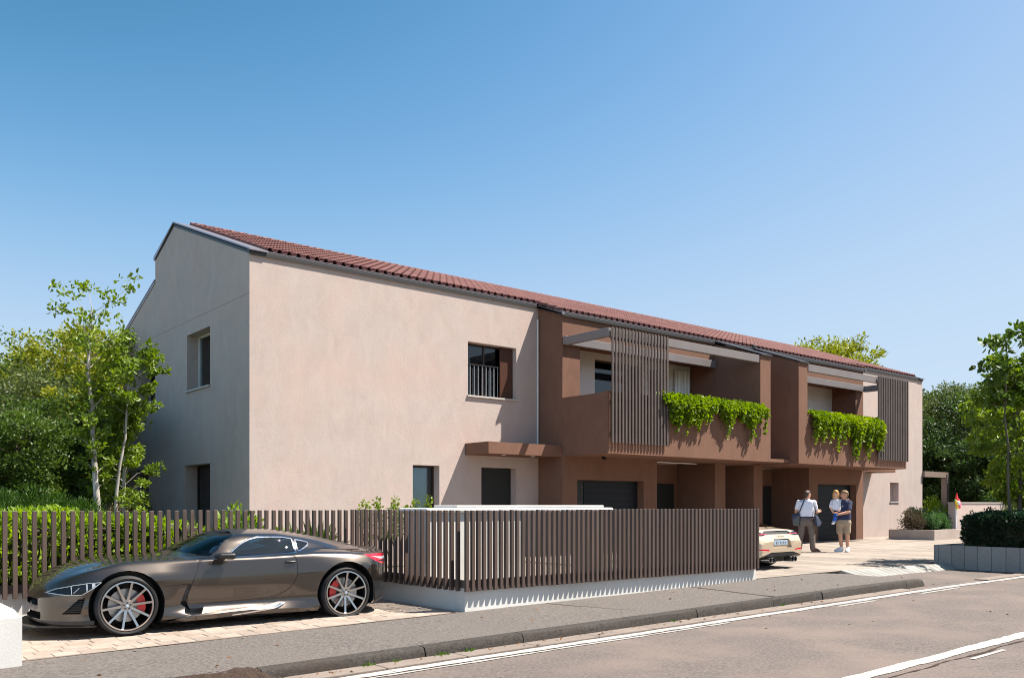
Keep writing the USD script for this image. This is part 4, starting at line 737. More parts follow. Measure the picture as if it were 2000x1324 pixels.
# --- the bronze coupe: local s runs back from the front axle, -y is the road side
yaw = math.radians(-4.5)
A1 = np.eye(4); A1[:2, 0] = (math.cos(yaw), math.sin(yaw)); A1[:2, 1] = (-math.sin(yaw), math.cos(yaw)); A1[:3, 3] = (-5.005, -7.685, -.04)
TAB = [(-.905, .10, .23, .36, .09, .42, .07, .44, .04, .45, .455), (-.885, .30, .19, .37, .26, .455, .20, .48, .12, .495, .50), (-.83, .52, .16, .40, .45, .53, .36, .565, .22, .585, .59), (-.72, .71, .14, .425, .62, .60, .50, .645, .3, .675, .688), (-.55, .845, .13, .455, .76, .685, .59, .728, .36, .765, .78),
       (-.3, .925, .12, .50, .82, .775, .62, .795, .38, .83, .842), (0, .958, .12, .57, .80, .848, .60, .842, .37, .862, .875), (.35, .955, .12, .58, .81, .862, .62, .855, .38, .878, .888), (.65, .935, .12, .56, .84, .858, .68, .868, .42, .90, .925),
       (.9, .922, .12, .55, .865, .853, .755, .872, .60, .965, 1.05), (1.2, .915, .125, .54, .875, .85, .80, .885, .63, 1.085, 1.165), (1.5, .915, .13, .54, .88, .85, .80, .89, .61, 1.135, 1.205), (1.9, .92, .13, .55, .885, .858, .79, .90, .60, 1.125, 1.20),
       (2.2, .945, .14, .57, .885, .875, .76, .92, .575, 1.085, 1.165), (2.5, .975, .15, .60, .88, .885, .71, .93, .53, 1.035, 1.118), (2.8, .982, .16, .61, .865, .88, .66, .915, .48, .975, 1.05), (3.1, .945, .17, .62, .83, .86, .62, .885, .42, .93, .978),
       (3.25, .862, .19, .62, .77, .855, .60, .882, .41, .915, .945), (3.36, .765, .21, .62, .68, .855, .52, .88, .38, .905, .928), (3.47, .60, .25, .61, .53, .86, .43, .888, .30, .912, .928), (3.56, .44, .32, .59, .39, .84, .33, .868, .22, .888, .90), (3.62, .31, .40, .56, .27, .72, .22, .745, .14, .755, .76), (3.645, .20, .44, .55, .17, .66, .14, .675, .09, .68, .685)]
SIDE = ([-.9, -.3, .45, .72, 1.5, 2.0, 2.3, 3.6], [.98, .985, .97, .90, .905, .93, .965, .965])
lf = loft(TAB, side=SIDE); outer = MF(lf); in8 = off(lf, .008); in6 = off(lf, .005); in35 = off(lf, .04); in80 = off(lf, .09)
cabin = bx(.62, 2.30, -1.2, 1.2, .36, 1.4) + bx(2.29, 3.05, -.58, .58, .36, 1.4)
c1 = thing('sports_coupe', A1[:3, 3], 'low bronze-grey sports coupe parked in front of the slatted fence, nose to the left', 'car')
sideglass = spl([(1.235, .905), (1.30, .955), (1.40, 1.022), (1.54, 1.085), (1.69, 1.108), (1.89, 1.103), (2.085, 1.072)], 20).tolist() + spl([(2.095, .912), (1.8, .893), (1.55, .886), (1.32, .880)], 10).tolist()
qglass = [(2.145, 1.058), (2.22, 1.045), (2.315, 1.018), (2.29, .99), (2.22, .955), (2.145, .925)]
ws = [(.69, 0), (.705, .25), (.76, .50), (.87, .69), (.985, .755), (1.09, .725), (1.34, .575), (1.37, .3), (1.375, 0)]; ws = ws + [(a, -b) for a, b in ws[-2:0:-1]]
rw = [(2.35, 0), (2.36, .40), (2.55, .47), (2.95, .43), (3.12, .25), (3.14, 0)]; rw = rw + [(a, -b) for a, b in rw[-2:0:-1]]
P_side = [ex_y(sideglass, -1.2, -.3), ex_y(sideglass, .3, 1.2)]; P_q = [ex_y(qglass, -1.2, -.3), ex_y(qglass, .3, 1.2)]; P_ws = ex_z(ws, .80, 1.4); P_rw = ex_z(rw, .88, 1.4)
holes = uni(P_side + P_q + [P_ws, P_rw])
wells = uni([m3.Manifold.cylinder(.60, r_, r_, 64).rotate((-90, 0, 0)).translate((s, y, z)) for s, z, r_ in ((.012, .345, .412), (2.748, .355, .412)) for y in (-1.2, .60)])
headp = [(-.80, .525), (-.70, .575), (-.54, .612), (-.40, .633), (-.255, .640), (-.34, .575), (-.46, .497), (-.60, .498)]
tailp = [(3.03, .852), (3.2, .852), (3.7, .838), (3.7, .70), (3.34, .712), (3.18, .77)]
headP = uni([ex_y(headp, -1.2, -.34), ex_y(headp, .34, 1.2)]); tailP = uni([ex_y(tailp, -1.2, -.42), ex_y(tailp, .42, 1.2)])
grille = uni([bx(-1.2, -.70, -.44, .44, .37, .445), bx(-1.2, -.62, -.50, .50, .215, .30)])
intp = [(-.655, .285), (-.49, .455), (-.425, .468), (-.45, .38), (-.475, .285)]; intP = uni([ex_y(intp, -1.2, -.5), ex_y(intp, .5, 1.2)])
ventp = [(.69, .57), (.73, .57), (.69, .36), (.735, .245), (.615, .33)]; ventP = uni([ex_y(ventp, -1.2, -.6), ex_y(ventp, .6, 1.2)])
door = spl([(.84, .85), (.80, .73), (.745, .58), (.70, .40), (.72, .315), (1.0, .318), (1.4, .33), (1.75, .352), (1.93, .42), (2.03, .53), (2.07, .68), (2.065, .80), (2.02, .895)], 40)
lines = [door, [(-.255, .64), (-.02, .655), (.42, .60)], [(.425, .555), (.70, .572)], [(2.065, .632), (2.35, .645)], [(3.18, .77), (3.08, .69), (3.06, .60)], [(2.42, .945), (2.8, .915), (3.12, .905)], spl([(-.60, .125), (-.45, .155), (-.36, .22), (-.315, .36)], 12).tolist()]
groove = m3.CrossSection.batch_boolean([polyline_band(l, .007) for l in lines], m3.OpType.Add); G = uni([exy(groove, -1.2, -.45), exy(groove, .45, 1.2)])
hood = exy(polyline_band([(a, b) for a, b in spl([(-.80, .40), (-.5, .54), (0, .60), (.5, .62), (.68, .66)], 20)], .006), -.01, 0)
hl = spl([(-.80, .42), (-.5, .545), (0, .60), (.45, .625), (.70, .68)], 24); hb = polyline_band(hl, .007); hb2 = polyline_band(hl * [1, -1], .007); Gh = m3.Manifold.extrude(hb + hb2, .8).translate((0, 0, .6))
rib = spl([(-.62, .16), (-.2, .27), (.3, .31), (.65, .33)], 20); Rb = m3.Manifold.extrude(polyline_band(rib, .012) + polyline_band(rib * [1, -1], .012), .8).translate((0, 0, .6))
skin = outer - (in8 ^ cabin) - holes - wells - (headP - in6) - (tailP - in6) - (grille - in80) - (intP - in35) - (ventP - in35) - (G - off(lf, .010)) - ((Gh + Rb) - off(lf, .006))
tb = T(skin)
inwell = lambda c: ((np.hypot(c[:, 0] - .012, c[:, 2] - .345) < .416) | (np.hypot(c[:, 0] - 2.748, c[:, 2] - .355) < .416)) & (np.abs(c[:, 1]) < .99) & (c[:, 2] > .1)
tb, wl_ = split_by(tb, inwell)
tb, dk = split_by(tb, lambda c: ((c[:, 0] < -.3) & (np.abs(c[:, 1]) < .505) & (c[:, 2] > .212) & (c[:, 2] < .448) & (c[:, 0] > np.interp(np.abs(c[:, 1]), [0, .10, .30, .52], [-.905, -.90, -.885, -.83]) + .03)))
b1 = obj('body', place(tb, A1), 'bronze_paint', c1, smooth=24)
for sd_ in split_by(wl_, lambda c: c[:, 1] > 0):
    for q_ in split_by(sd_, lambda c: c[:, 0] > 1.3): obj('wheel_arch_liner', place(q_, A1), 'plastic_black', c1)
if dk is not None: obj('grille_cavity', place(dk, A1), 'black_hole', c1)
obj('cabin_lining', place((in8 ^ cabin) - in35 - holes, A1), 'interior_dark', c1)
for nm, pl_ in (('windscreen', P_ws), ('side_window', P_side[0]), ('side_window', P_side[1]), ('quarter_window', P_q[0]), ('quarter_window', P_q[1]), ('rear_window', P_rw)):
    obj(nm, place((outer ^ pl_) - in6, A1), 'screen_glass' if nm == 'windscreen' else 'car_glass', c1, smooth=30)
def trimband(poly, w):
    c = cs(poly); return c.offset(w, m3.JoinType.Round) - c
o4 = off(lf, -.004)
for p in (sideglass, qglass):
    for y in ((-1.2, -.3), (.3, 1.2)): obj('window_trim', place((o4 ^ exy(trimband(p, .013), *y)) - off(lf, .004), A1), 'chrome', c1, smooth=30)
for s in (-1, 1):
    hp = obj('headlight', place((outer ^ ex_y(headp, *((-1.2, -.34) if s < 0 else (.34, 1.2)))) - off(lf, .03), A1), 'lamp_clear', c1, smooth=24)
    for a, b in (([(-.566, .508), (-.557, .508), (-.557, .600), (-.566, .596)], 0), ([(-.418, .535), (-.404, .545), (-.404, .620), (-.418, .618)], 1), ([(-.36, .572), (-.325, .60), (-.33, .628), (-.36, .622)], 2), ([(-.545, .515), (-.485, .575), (-.485, .583), (-.545, .523)], 3), ([(-.80, .522), (-.60, .495), (-.46, .494), (-.34, .572), (-.258, .637), (-.262, .641), (-.345, .58), (-.463, .502), (-.60, .503), (-.79, .529)], 4), ([(-.80, .524), (-.70, .573), (-.54, .610), (-.40, .631), (-.26, .638), (-.26, .634), (-.40, .625), (-.54, .604), (-.70, .566), (-.79, .522)], 5)):
        obj('light_bar', place((off(lf, -.0025) ^ ex_y(a, *((-1.2, -.34) if s < 0 else (.34, 1.2)))) - off(lf, .004), A1), 'lamp_white', hp)
    tl = obj('taillight', place((outer ^ ex_y(tailp, *((-1.2, -.42) if s < 0 else (.42, 1.2)))) - off(lf, .03), A1), 'lamp_red', c1, smooth=24)
    for a, mt in (([(3.13, .825), (3.3, .81), (3.7, .795), (3.7, .77), (3.34, .775)], 'lamp_white'), ([(3.24, .765), (3.7, .755), (3.7, .725), (3.34, .74)], 'lamp_clear')):
        obj('lens', place((off(lf, -.0025) ^ ex_y(a, *((-1.2, -.42) if s < 0 else (.42, 1.2)))) - off(lf, .004), A1), mt, tl)
    iv = obj('side_intake', place((off(lf, .034) ^ ex_y(intp, *((-1.2, -.5) if s < 0 else (.5, 1.2)))) - off(lf, .045), A1), 'black_hole', c1)
    for k in range(8):
        z = .30 + k * .021; obj('louvre', place((off(lf, .012) ^ ex_y(intp, *((-1.2, -.5) if s < 0 else (.5, 1.2))) ^ bx(-1, 0, -1.2, 1.2, z, z + .008)) - off(lf, .034), A1), 'plastic_black', iv)
    obj('side_vent', place((off(lf, .034) ^ ex_y(ventp, *((-1.2, -.6) if s < 0 else (.6, 1.2)))) - off(lf, .045), A1), 'black_hole', c1)
    sk = spl([(.47, .135), (.75, .195), (1.2, .222), (1.7, .262), (1.95, .30), (2.1, .288), (2.25, .215), (2.34, .20)], 30).tolist() + [(2.34, .12), (1.4, .11), (.47, .10)]
    obj('side_skirt', place((off(lf, -.022) ^ ex_y(sk, *((-1.2, -.5) if s < 0 else (.5, 1.2)))) - off(lf, .004), A1), 'bronze_paint', c1, smooth=24)
    blade = spl([(1.22, .165), (1.55, .20), (1.78, .235), (1.86, .275)], 14).tolist() + spl([(1.90, .272), (1.80, .222), (1.55, .182), (1.22, .157)], 14).tolist()
    obj('skirt_blade', place((off(lf, -.045) ^ ex_y(blade, *((-1.2, -.5) if s < 0 else (.5, 1.2)))) - off(lf, .0), A1), 'chrome', c1, smooth=24)
    mr = m3.Manifold.batch_hull([m3.Manifold.sphere(r_, 14).translate((a, s * b, c)) for a, b, c, r_ in ((1.02, .99, .90, .035), (1.03, 1.11, .905, .03), (1.17, .98, .895, .045), (1.17, 1.12, .90, .042))])
    m_ = obj('wing_mirror', place(mr, A1), 'plastic_black', c1, smooth=50)
    obj('stalk', place(m3.Manifold.batch_hull([m3.Manifold.sphere(.016, 8).translate(p) for p in ((1.02, s * .875, .835), (1.12, s * .875, .84), (1.06, s * 1.0, .875), (1.12, s * 1.0, .875))]), A1), 'bronze_paint', m_, smooth=50)
    obj('door_handle', place(m3.Manifold.batch_hull([m3.Manifold.sphere(r_, 10).translate((a, s * b, .79)) for a, b, r_ in ((1.92, .918, .013), (1.98, .932, .016), (2.045, .922, .012))]), A1), 'plastic_black', c1, smooth=50)
    for sx, zc_, cal_ in ((.012, .35, .05), (2.748, .35, math.pi - .25)):
        wheel(c1, (sx, s * .948, zc_), .35, .25, s, A1, cal=cal_, rot=.12 if sx < 1 else .25)
    st_ = m3.Manifold.batch_hull([m3.Manifold.sphere(r_, 14).translate((a, s * .36 + b, c)) for a, b, c, r_ in ((1.95, -.17, .52, .06), (1.95, .17, .52, .06), (2.13, -.13, .86, .06), (2.13, .13, .86, .06))])
    se = obj('seat', place(st_ + m3.Manifold.batch_hull([m3.Manifold.sphere(.06, 10).translate((a, s * .36 + b, .45)) for a in (1.5, 1.95) for b in (-.17, .17)]), A1), 'interior_dark', c1, smooth=50)
    obj('headrest', place(m3.Manifold.batch_hull([m3.Manifold.sphere(.05, 10).translate((2.15, s * .36 + b, .955)) for b in (-.08, .08)]), A1), 'interior_dark', se, smooth=50)
obj('splitter', place(m3.Manifold.batch_hull([m3.Manifold.cylinder(.025, r_, r_, 20).translate((a, b, .125)) for a, b, r_ in ((-.80, -.50, .10), (-.80, .50, .10), (-.93, -.22, .06), (-.93, .22, .06), (-.35, -.85, .06), (-.35, .85, .06))]), A1), 'plastic_black', c1)
obj('chin_spoiler', place((off(lf, -.007) ^ bx(-1.2, -.34, -1, 1, .08, .205)) - off(lf, .02) - grille, A1), 'plastic_black', c1)
obj('dashboard', place(rbox(.95, 1.25, -.68, .68, .74, .88, .03), A1), 'interior_dark', c1); obj('steering_wheel', place(trimesh.creation.torus(.17, .016, major_sections=28, minor_sections=8).apply_transform(trimesh.transformations.rotation_matrix(1.2, [0, 1, 0])).apply_translation((1.38, -.36, .83)), A1), 'plastic_black', c1, smooth=True)
obj('underbody', place(rbox(-.42, 3.15, -.78, .78, .125, .3, .03) - wells, A1), 'plastic_black', c1)
obj('wiper', place(tube([(.70, -.05, .925), (.80, -.35, .945), (.93, -.52, .965)], .008, 5), A1), 'plastic_black', c1); obj('wiper', place(tube([(.68, .40, .915), (.72, .10, .945), (.80, -.12, .985)], .008, 5), A1), 'plastic_black', c1)
obj('rear_diffuser', place((off(lf, -.006) ^ bx(3.18, 3.8, -1, 1, .1, .40)) - off(lf, .02), A1), 'plastic_black', c1)

# --- the cream coupe, tail towards the road
A2 = np.eye(4); yw = math.radians(-90); A2[:2, 0] = (math.cos(yw), math.sin(yw)); A2[:2, 1] = (-math.sin(yw), math.cos(yw)); A2[:3, 3] = (8.33, -5.06, .10)
TB2 = [(-.92, .40, .22, .40, .35, .50, .25, .52, .15, .53, .54), (-.7, .76, .15, .45, .66, .62, .5, .64, .3, .66, .67), (-.3, .87, .13, .52, .74, .76, .55, .74, .35, .76, .77), (0, .90, .13, .56, .76, .82, .57, .78, .36, .80, .81), (.5, .89, .13, .56, .80, .84, .62, .84, .40, .87, .89),
       (.9, .88, .13, .55, .82, .85, .72, .88, .56, .99, 1.06), (1.25, .875, .13, .55, .82, .86, .76, .90, .60, 1.14, 1.22), (1.7, .88, .14, .56, .82, .87, .75, .91, .58, 1.20, 1.285), (2.1, .90, .15, .58, .82, .87, .73, .92, .55, 1.14, 1.235), (2.5, .915, .16, .60, .82, .865, .70, .90, .50, .985, 1.05), (2.8, .91, .18, .61, .81, .845, .68, .868, .50, .90, .925), (3.05, .89, .20, .61, .80, .825, .68, .845, .50, .862, .878), (3.2, .86, .22, .59, .79, .805, .68, .828, .50, .846, .86), (3.28, .84, .24, .57, .78, .75, .68, .765, .5, .775, .78), (3.36, .80, .26, .53, .74, .66, .62, .672, .45, .68, .685), (3.42, .72, .30, .49, .66, .58, .5, .60, .3, .61, .615)]
l2 = loft(TB2, ns=64, side=([-1, 4], [.985, .985])); o2 = MF(l2); n6 = off(l2, .006)
c2 = thing('cream_coupe', A2[:3, 3], 'cream sports car with its tail showing past the end of the slatted fence', 'car')
rw2 = [(2.10, 0), (2.11, .50), (2.30, .66), (2.72, .68), (2.88, .45), (2.91, 0)]; rw2 = rw2 + [(a, -b) for a, b in rw2[-2:0:-1]]; R2 = ex_z(rw2, .902, 1.4)
W2 = ex_z([(.80, 0), (.84, .5), (.98, .62), (1.28, .52), (1.32, 0), (1.28, -.52), (.98, -.62), (.84, -.5)], .88, 1.4)
sg2 = [(1.1, .93), (1.45, 1.13), (1.75, 1.19), (1.98, 1.16), (2.0, .97)]; S2 = [ex_y(sg2, -1.2, -.4), ex_y(sg2, .4, 1.2)]
w2 = uni([m3.Manifold.cylinder(.55, .385, .385, 56).rotate((-90, 0, 0)).translate((s, y, .335)) for s in (0., 2.48) for y in (-1.15, .60)])
def rearp(yz, d0=3.0): return ex_x(yz, d0, 3.8)
tl2 = [[(.42, .76), (.60, .80), (.95, .835), (.95, .735), (.62, .72), (.45, .745)], [(-.42, .76), (-.45, .745), (-.62, .72), (-.95, .735), (-.95, .835), (-.60, .80)]]
tails = [ex_x(p, 2.85, 3.8) for p in tl2]; spoil = ex_x([(-.54, .775), (-.42, .825), (.42, .825), (.54, .775), (.42, .752), (-.42, .752)], 3.12, 3.8)
plateR = ex_x([(-.36, .47), (-.28, .655), (.28, .655), (.36, .47)], 3.2, 3.8); refl = [ex_x([(.45, .405), (.80, .43), (.80, .46), (.50, .44)], 2.9, 3.8), ex_x([(-.45, .405), (-.50, .44), (-.80, .46), (-.80, .43)], 2.9, 3.8)]
diff = ex_x([(-.78, .18), (-.72, .30), (-.40, .375), (.40, .375), (.72, .30), (.78, .18), (.5, .10), (-.5, .10)], 3.05, 3.8)
cab2 = bx(.7, 2.05, -1.2, 1.2, .4, 1.4) + bx(2.04, 3.0, -.55, .55, .4, 1.4); in8b = off(l2, .008)
b2 = o2 - (in8b ^ cab2) - w2 - R2 - W2 - uni(S2) - (uni(tails + refl) - n6) - (spoil - off(l2, .02)) - (plateR - off(l2, .05)) - (diff - off(l2, .012))
tb2, wl2 = split_by(T(b2), lambda c: ((np.hypot(c[:, 0], c[:, 2] - .335) < .388) | (np.hypot(c[:, 0] - 2.48, c[:, 2] - .335) < .388)) & (np.abs(c[:, 1]) < .95))
obj('body', place(tb2, A2), 'cream_paint', c2, smooth=26); 
for sd_ in split_by(wl2, lambda c: c[:, 1] > 0):
    for q_ in split_by(sd_, lambda c: c[:, 0] > 1.2): obj('wheel_arch_liner', place(q_, A2), 'plastic_black', c2)
obj('cabin_lining', place((in8b ^ cab2) - off(l2, .045) - R2 - W2 - uni(S2), A2), 'interior_dark', c2)
for nm, p in (('rear_window', R2), ('windscreen', W2), ('side_window', S2[0]), ('side_window', S2[1])): obj(nm, place((o2 ^ p) - n6, A2), 'car_glass', c2, smooth=30)
for p in tails:
    t_ = obj('taillight', place((o2 ^ p) - off(l2, .02), A2), 'lamp_clear', c2, smooth=30)
    obj('light_bar', place((off(l2, -.003) ^ p ^ bx(2.9, 3.8, -1, 1, .752, .772)) - off(l2, .004), A2), 'lamp_red', t_)
for p in refl: obj('reflector', place((o2 ^ p) - n6, A2), 'lamp_red', c2)
obj('spoiler_slot', place((off(l2, .016) ^ spoil) - off(l2, .03), A2), 'plastic_black', c2); obj('diffuser', place((off(l2, .006) ^ diff) - off(l2, .05), A2), 'plastic_black', c2)
back = lambda z: 3.30 if z > .6 else 3.37
obj('number_plate', place(rbox(3.366, 3.384, -.25, .25, .525, .625, .004), A2), 'plate_blue', c2)
marks = lambda ys_, z, h, x, w: uni([bx(x, x + .004, y - w / 2, y + w / 2, z, z + h * k_) for y, k_ in ys_])
obj('plate_characters', place(marks([(-.17, 1), (-.11, .9), (-.02, 1), (.04, .8), (.10, 1), (.16, .9)], .548, .055, 3.3842, .022), A2), 'trousers_taupe', c2)
obj('badge_letters', place(marks([(-.14, .5), (-.07, 1), (-.02, .9), (.03, 1), (.07, .6), (.11, .8)], .70, .03, 3.364, .018), A2), 'plastic_black', c2)
obj('badge', place(trimesh.creation.torus(.032, .007, major_sections=24, minor_sections=6).apply_transform(trimesh.transformations.rotation_matrix(.35, [0, 1, 0])).apply_translation((3.02, 0, .885)), A2), 'plastic_black', c2)
for y in (-.62, -.48, .40, .54):
    obj('exhaust_tip', place(lathe([(.048, -.09), (.056, -.09), (.056, .1), (.048, .1)], 20).apply_transform(trimesh.transformations.rotation_matrix(-math.pi / 2, [0, 0, 1])).apply_translation((3.36, y * .8, .215)), A2), 'chrome', c2, smooth=40)
    obj('exhaust_bore', place(m3.Manifold.cylinder(.02, .047, .047, 16).rotate((0, 90, 0)).translate((3.36, y * .8, .215)), A2), 'black_hole', c2)
obj('underbody', place(rbox(-.7, 3.15, -.72, .72, .15, .32, .03) - w2, A2), 'plastic_black', c2)
for s in (-1, 1):
    for sx in (0., 2.48): wheel(c2, (sx, s * .885, .335), .335, .26, s, A2, rim=.25, cal=.1)
# ------------------------------------------------------------------ people
def sph(p, r, sc=(1, 1, 1)): return m3.Manifold.sphere(r, 18).scale(sc).translate(tuple(map(float, p)))
def chain(*pr): return [m3.Manifold.batch_hull([sph(a, ra), sph(b, rb)]) for (a, ra), (b, rb) in zip(pr[:-1], pr[1:])]
def soft(parts, l=.028, it=8):
    t = T(uni(parts).refine_to_length(l)); t.merge_vertices(); trimesh.smoothing.filter_taubin(t, iterations=it); return t
def hand(w, d, side, k=1.0, curl=.5):
    """a palm and five fingers: w wrist point, d direction of the hand, side = direction of the thumb"""
    w, d, side = (np.array(v, float) for v in (w, d, side)); d /= np.linalg.norm(d); side -= d * (side @ d); side /= np.linalg.norm(side); n = np.cross(d, side)
    kn = [w + d * .085 * k + side * f * k for f in (.030, .010, -.011, -.030)]
    out = [m3.Manifold.batch_hull([sph(w, .022 * k), sph(w + side * .016 * k + d * .03 * k, .017 * k)] + [sph(q_, .0115 * k) for q_ in kn])]
    for q_, l in zip(kn, (.038, .043, .040, .031)):
        m_ = q_ + (d * (1 - curl * .4) + n * curl * .5) * l * k; e = m_ + (d * (1 - curl) + n * curl) * l * .9 * k; out += chain((q_, .0095 * k), (m_, .0088 * k), (e, .0075 * k))
    th = w + side * .028 * k + d * .02 * k; out += chain((th, .0125 * k), (th + (side * .9 + d * .8) * .032 * k, .0105 * k), (th + (side * .8 + d * 1.6) * .045 * k, .0085 * k))
    return out
def head(c, yaw_, k=1., tilt=0.):
    """head parts round centre c, face looking along yaw_ (radians, 0 = +y of the figure)"""
    c = np.array(c, float); cy, sy = math.cos(yaw_), math.sin(yaw_); W = lambda x, y, z: c + np.array([x * cy - y * sy, x * sy + y * cy, z]) * k
    p = [m3.Manifold.batch_hull([sph(W(0, -.012, .03), .092 * k), sph(W(0, .03, .025), .078 * k), sph(W(0, .05, -.075), .040 * k), sph(W(.03, .0, -.06), .048 * k), sph(W(-.03, .0, -.06), .048 * k)])]
    p += [m3.Manifold.batch_hull([sph(W(0, .098, .012), .010 * k), sph(W(0, .116, -.028), .013 * k), sph(W(.014, .100, -.032), .009 * k), sph(W(-.014, .100, -.032), .009 * k)])]
    for s in (-1, 1): p += [m3.Manifold.batch_hull([sph(W(s * .088, -.008, .022), .012 * k), sph(W(s * .097, -.02, .028), .013 * k), sph(W(s * .086, -.004, -.022), .009 * k)])]
    p += [m3.Manifold.batch_hull([sph(W(s * .03, .085, .040), .012 * k) for s in (-1, 1)])]
    return p, W
def person(path_label, pos, fwd, build):
    """figure frame: x to its picture-right, y away from the viewer, z up"""
    f = np.array([fwd[0], fwd[1], 0.]); f /= np.linalg.norm(f); r = np.array([f[1], -f[0], 0.]); A = np.eye(4); A[:3, 0] = r; A[:3, 1] = f; A[:3, 3] = pos
    t_ = thing('person', pos, path_label, 'person'); build(t_, A); return t_
def face(t_, A, W, k=1., parent=None):
    for s in (-1, 1): obj('eye', place(sph(W(s * .032, .098, .018), .011 * k), A), 'eye_dark', t_); obj('eyebrow', place(m3.Manifold.batch_hull([sph(W(s * .018, .102, .040), .005 * k), sph(W(s * .05, .090, .042), .005 * k)]), A), 'hair_brown' if k == 1 else 'hair_blond', t_)
    obj('mouth', place(m3.Manifold.batch_hull([sph(W(-.020, .088, -.062), .006 * k), sph(W(.020, .088, -.062), .006 * k), sph(W(0, .095, -.062), .007 * k)]), A), 'lip', t_)
def shoe(heel, toe, k=1.):
    h, t = np.array(heel, float), np.array(toe, float); d = (t - h) / np.linalg.norm(t - h); sd = np.array([-d[1], d[0], 0])
    return [m3.Manifold.batch_hull([sph(h + [0, 0, .045], .040 * k), sph(h + [0, 0, .10], .045 * k), sph((h + t) / 2 + [0, 0, .085], .040 * k), sph(t + [0, 0, .040], .036 * k), sph(t + sd * .022 - d * .05 + [0, 0, .036], .034 * k), sph(t - sd * .022 - d * .05 + [0, 0, .036], .034 * k)]).trim_by_plane((0, 0, 1), .004)]
v1 = np.array([.8555, .5178]);
def build1(t_, A):
    hc = (.02, .02, 1.655); hp, W = head(hc, -.75)
    shL, shR, elL, elR, wrL, wrR = (-.205, 0, 1.455), (.205, 0, 1.445), (-.285, -.02, 1.19), (.275, .10, 1.175), (-.275, .06, .97), (.335, .30, 1.175)
    hipL, hipR, knL, knR, anL, anR = (-.10, 0, .93), (.10, 0, .93), (-.155, .0, .50), (.155, .02, .49), (-.20, -.02, .09), (.175, .02, .09)
    torso = [m3.Manifold.batch_hull([sph((-.13, 0, 1.42), .085), sph((.13, 0, 1.42), .085), sph((-.10, 0, 1.25), .105), sph((.10, 0, 1.25), .105), sph((0, .0, 1.47), .075)]), m3.Manifold.batch_hull([sph((-.10, 0, 1.25), .105), sph((.10, 0, 1.25), .105), sph((-.085, 0, 1.03), .10), sph((.085, 0, 1.03), .10)]), m3.Manifold.batch_hull([sph((-.085, 0, 1.03), .10), sph((.085, 0, 1.03), .10), sph((-.085, -.01, .92), .108), sph((.085, -.01, .92), .108)])]
    arms = chain((shL, .062), (elL, .046), (wrL, .030)) + chain((shR, .062), (elR, .046), (wrR, .030)); legs = chain((hipL, .098), (knL, .062), (anL, .044)) + chain((hipR, .098), (knR, .062), (anR, .044))
    neck = chain(((0, 0, 1.48), .062), ((.01, .01, 1.60), .056))
    obj('body', place(soft(torso + arms + legs + neck + hp + hand(wrL, (.05, .2, -1), (.8, .5, 0)) + hand(wrR, (.35, .9, .25), (-.3, .2, .9)), .022), A), 'skin', t_, smooth=True)
    face(t_, A, W)
    obj('hair', place(soft([m3.Manifold.batch_hull([sph(W(0, -.030, .055), .095), sph(W(0, .030, .082), .072), sph(W(0, -.045, .0), .076)]) - m3.Manifold.batch_hull([sph(W(0, .16, -.03), .12), sph(W(0, .13, -.2), .12)])], .02, 3), A), 'hair_brown', t_, smooth=True)
    slv = [m3.Manifold.batch_hull([sph(shL, .078), sph((np.array(shL) * .35 + np.array(elL) * .65), .070)]), m3.Manifold.batch_hull([sph(shR, .078), sph((np.array(shR) * .35 + np.array(elR) * .65), .070)])]
    sh = [m3.Manifold.batch_hull([sph((-.135, 0, 1.425), .098), sph((.135, 0, 1.425), .098), sph((-.105, 0, 1.25), .122), sph((.105, 0, 1.25), .122), sph((0, 0, 1.485), .082)]), m3.Manifold.batch_hull([sph((-.105, 0, 1.25), .122), sph((.105, 0, 1.25), .122), sph((-.095, 0, 1.07), .118), sph((.095, 0, 1.07), .118)])]
    shirt = obj('shirt', place(soft(sh + slv, .03, 6), A), 'shirt_white', t_, smooth=True); obj('collar', place(lathe([(.066, 1.485), (.082, 1.475), (.076, 1.53), (.066, 1.535)], 24).apply_transform(np.array([[1, 0, 0, 0], [0, 0, 1, 0], [0, 1, 0, 0], [0, 0, 0, 1.]])), A), 'shirt_white', shirt, smooth=True)
    tr = [m3.Manifold.batch_hull([sph((-.09, 0, .98), .112), sph((.09, 0, .98), .112), sph((-.095, -.015, .88), .120), sph((.095, -.015, .88), .120)])] + chain((hipL, .118), (knL, .088), (anL, .072)) + chain((hipR, .118), (knR, .088), (anR, .072))
    obj('trousers', place(soft(tr, .03, 6), A), 'trousers_taupe', t_, smooth=True)
    obj('belt', place(soft([m3.Manifold.batch_hull([sph((x, 0, z), .119) for x in (-.09, .09) for z in (1.015, 1.04)]).trim_by_plane((0, 0, 1), 1.01).trim_by_plane((0, 0, -1), -1.048)], .05, 1), A), 'belt_navy', t_)
    obj('shoe', place(soft(shoe((-.20, -.05, 0), (-.24, .16, 0)), .03, 4), A), 'shoe_brown', t_, smooth=True); obj('shoe', place(soft(shoe((.175, .0, 0), (.36, .05, 0)), .03, 4), A), 'shoe_brown', t_, smooth=True)
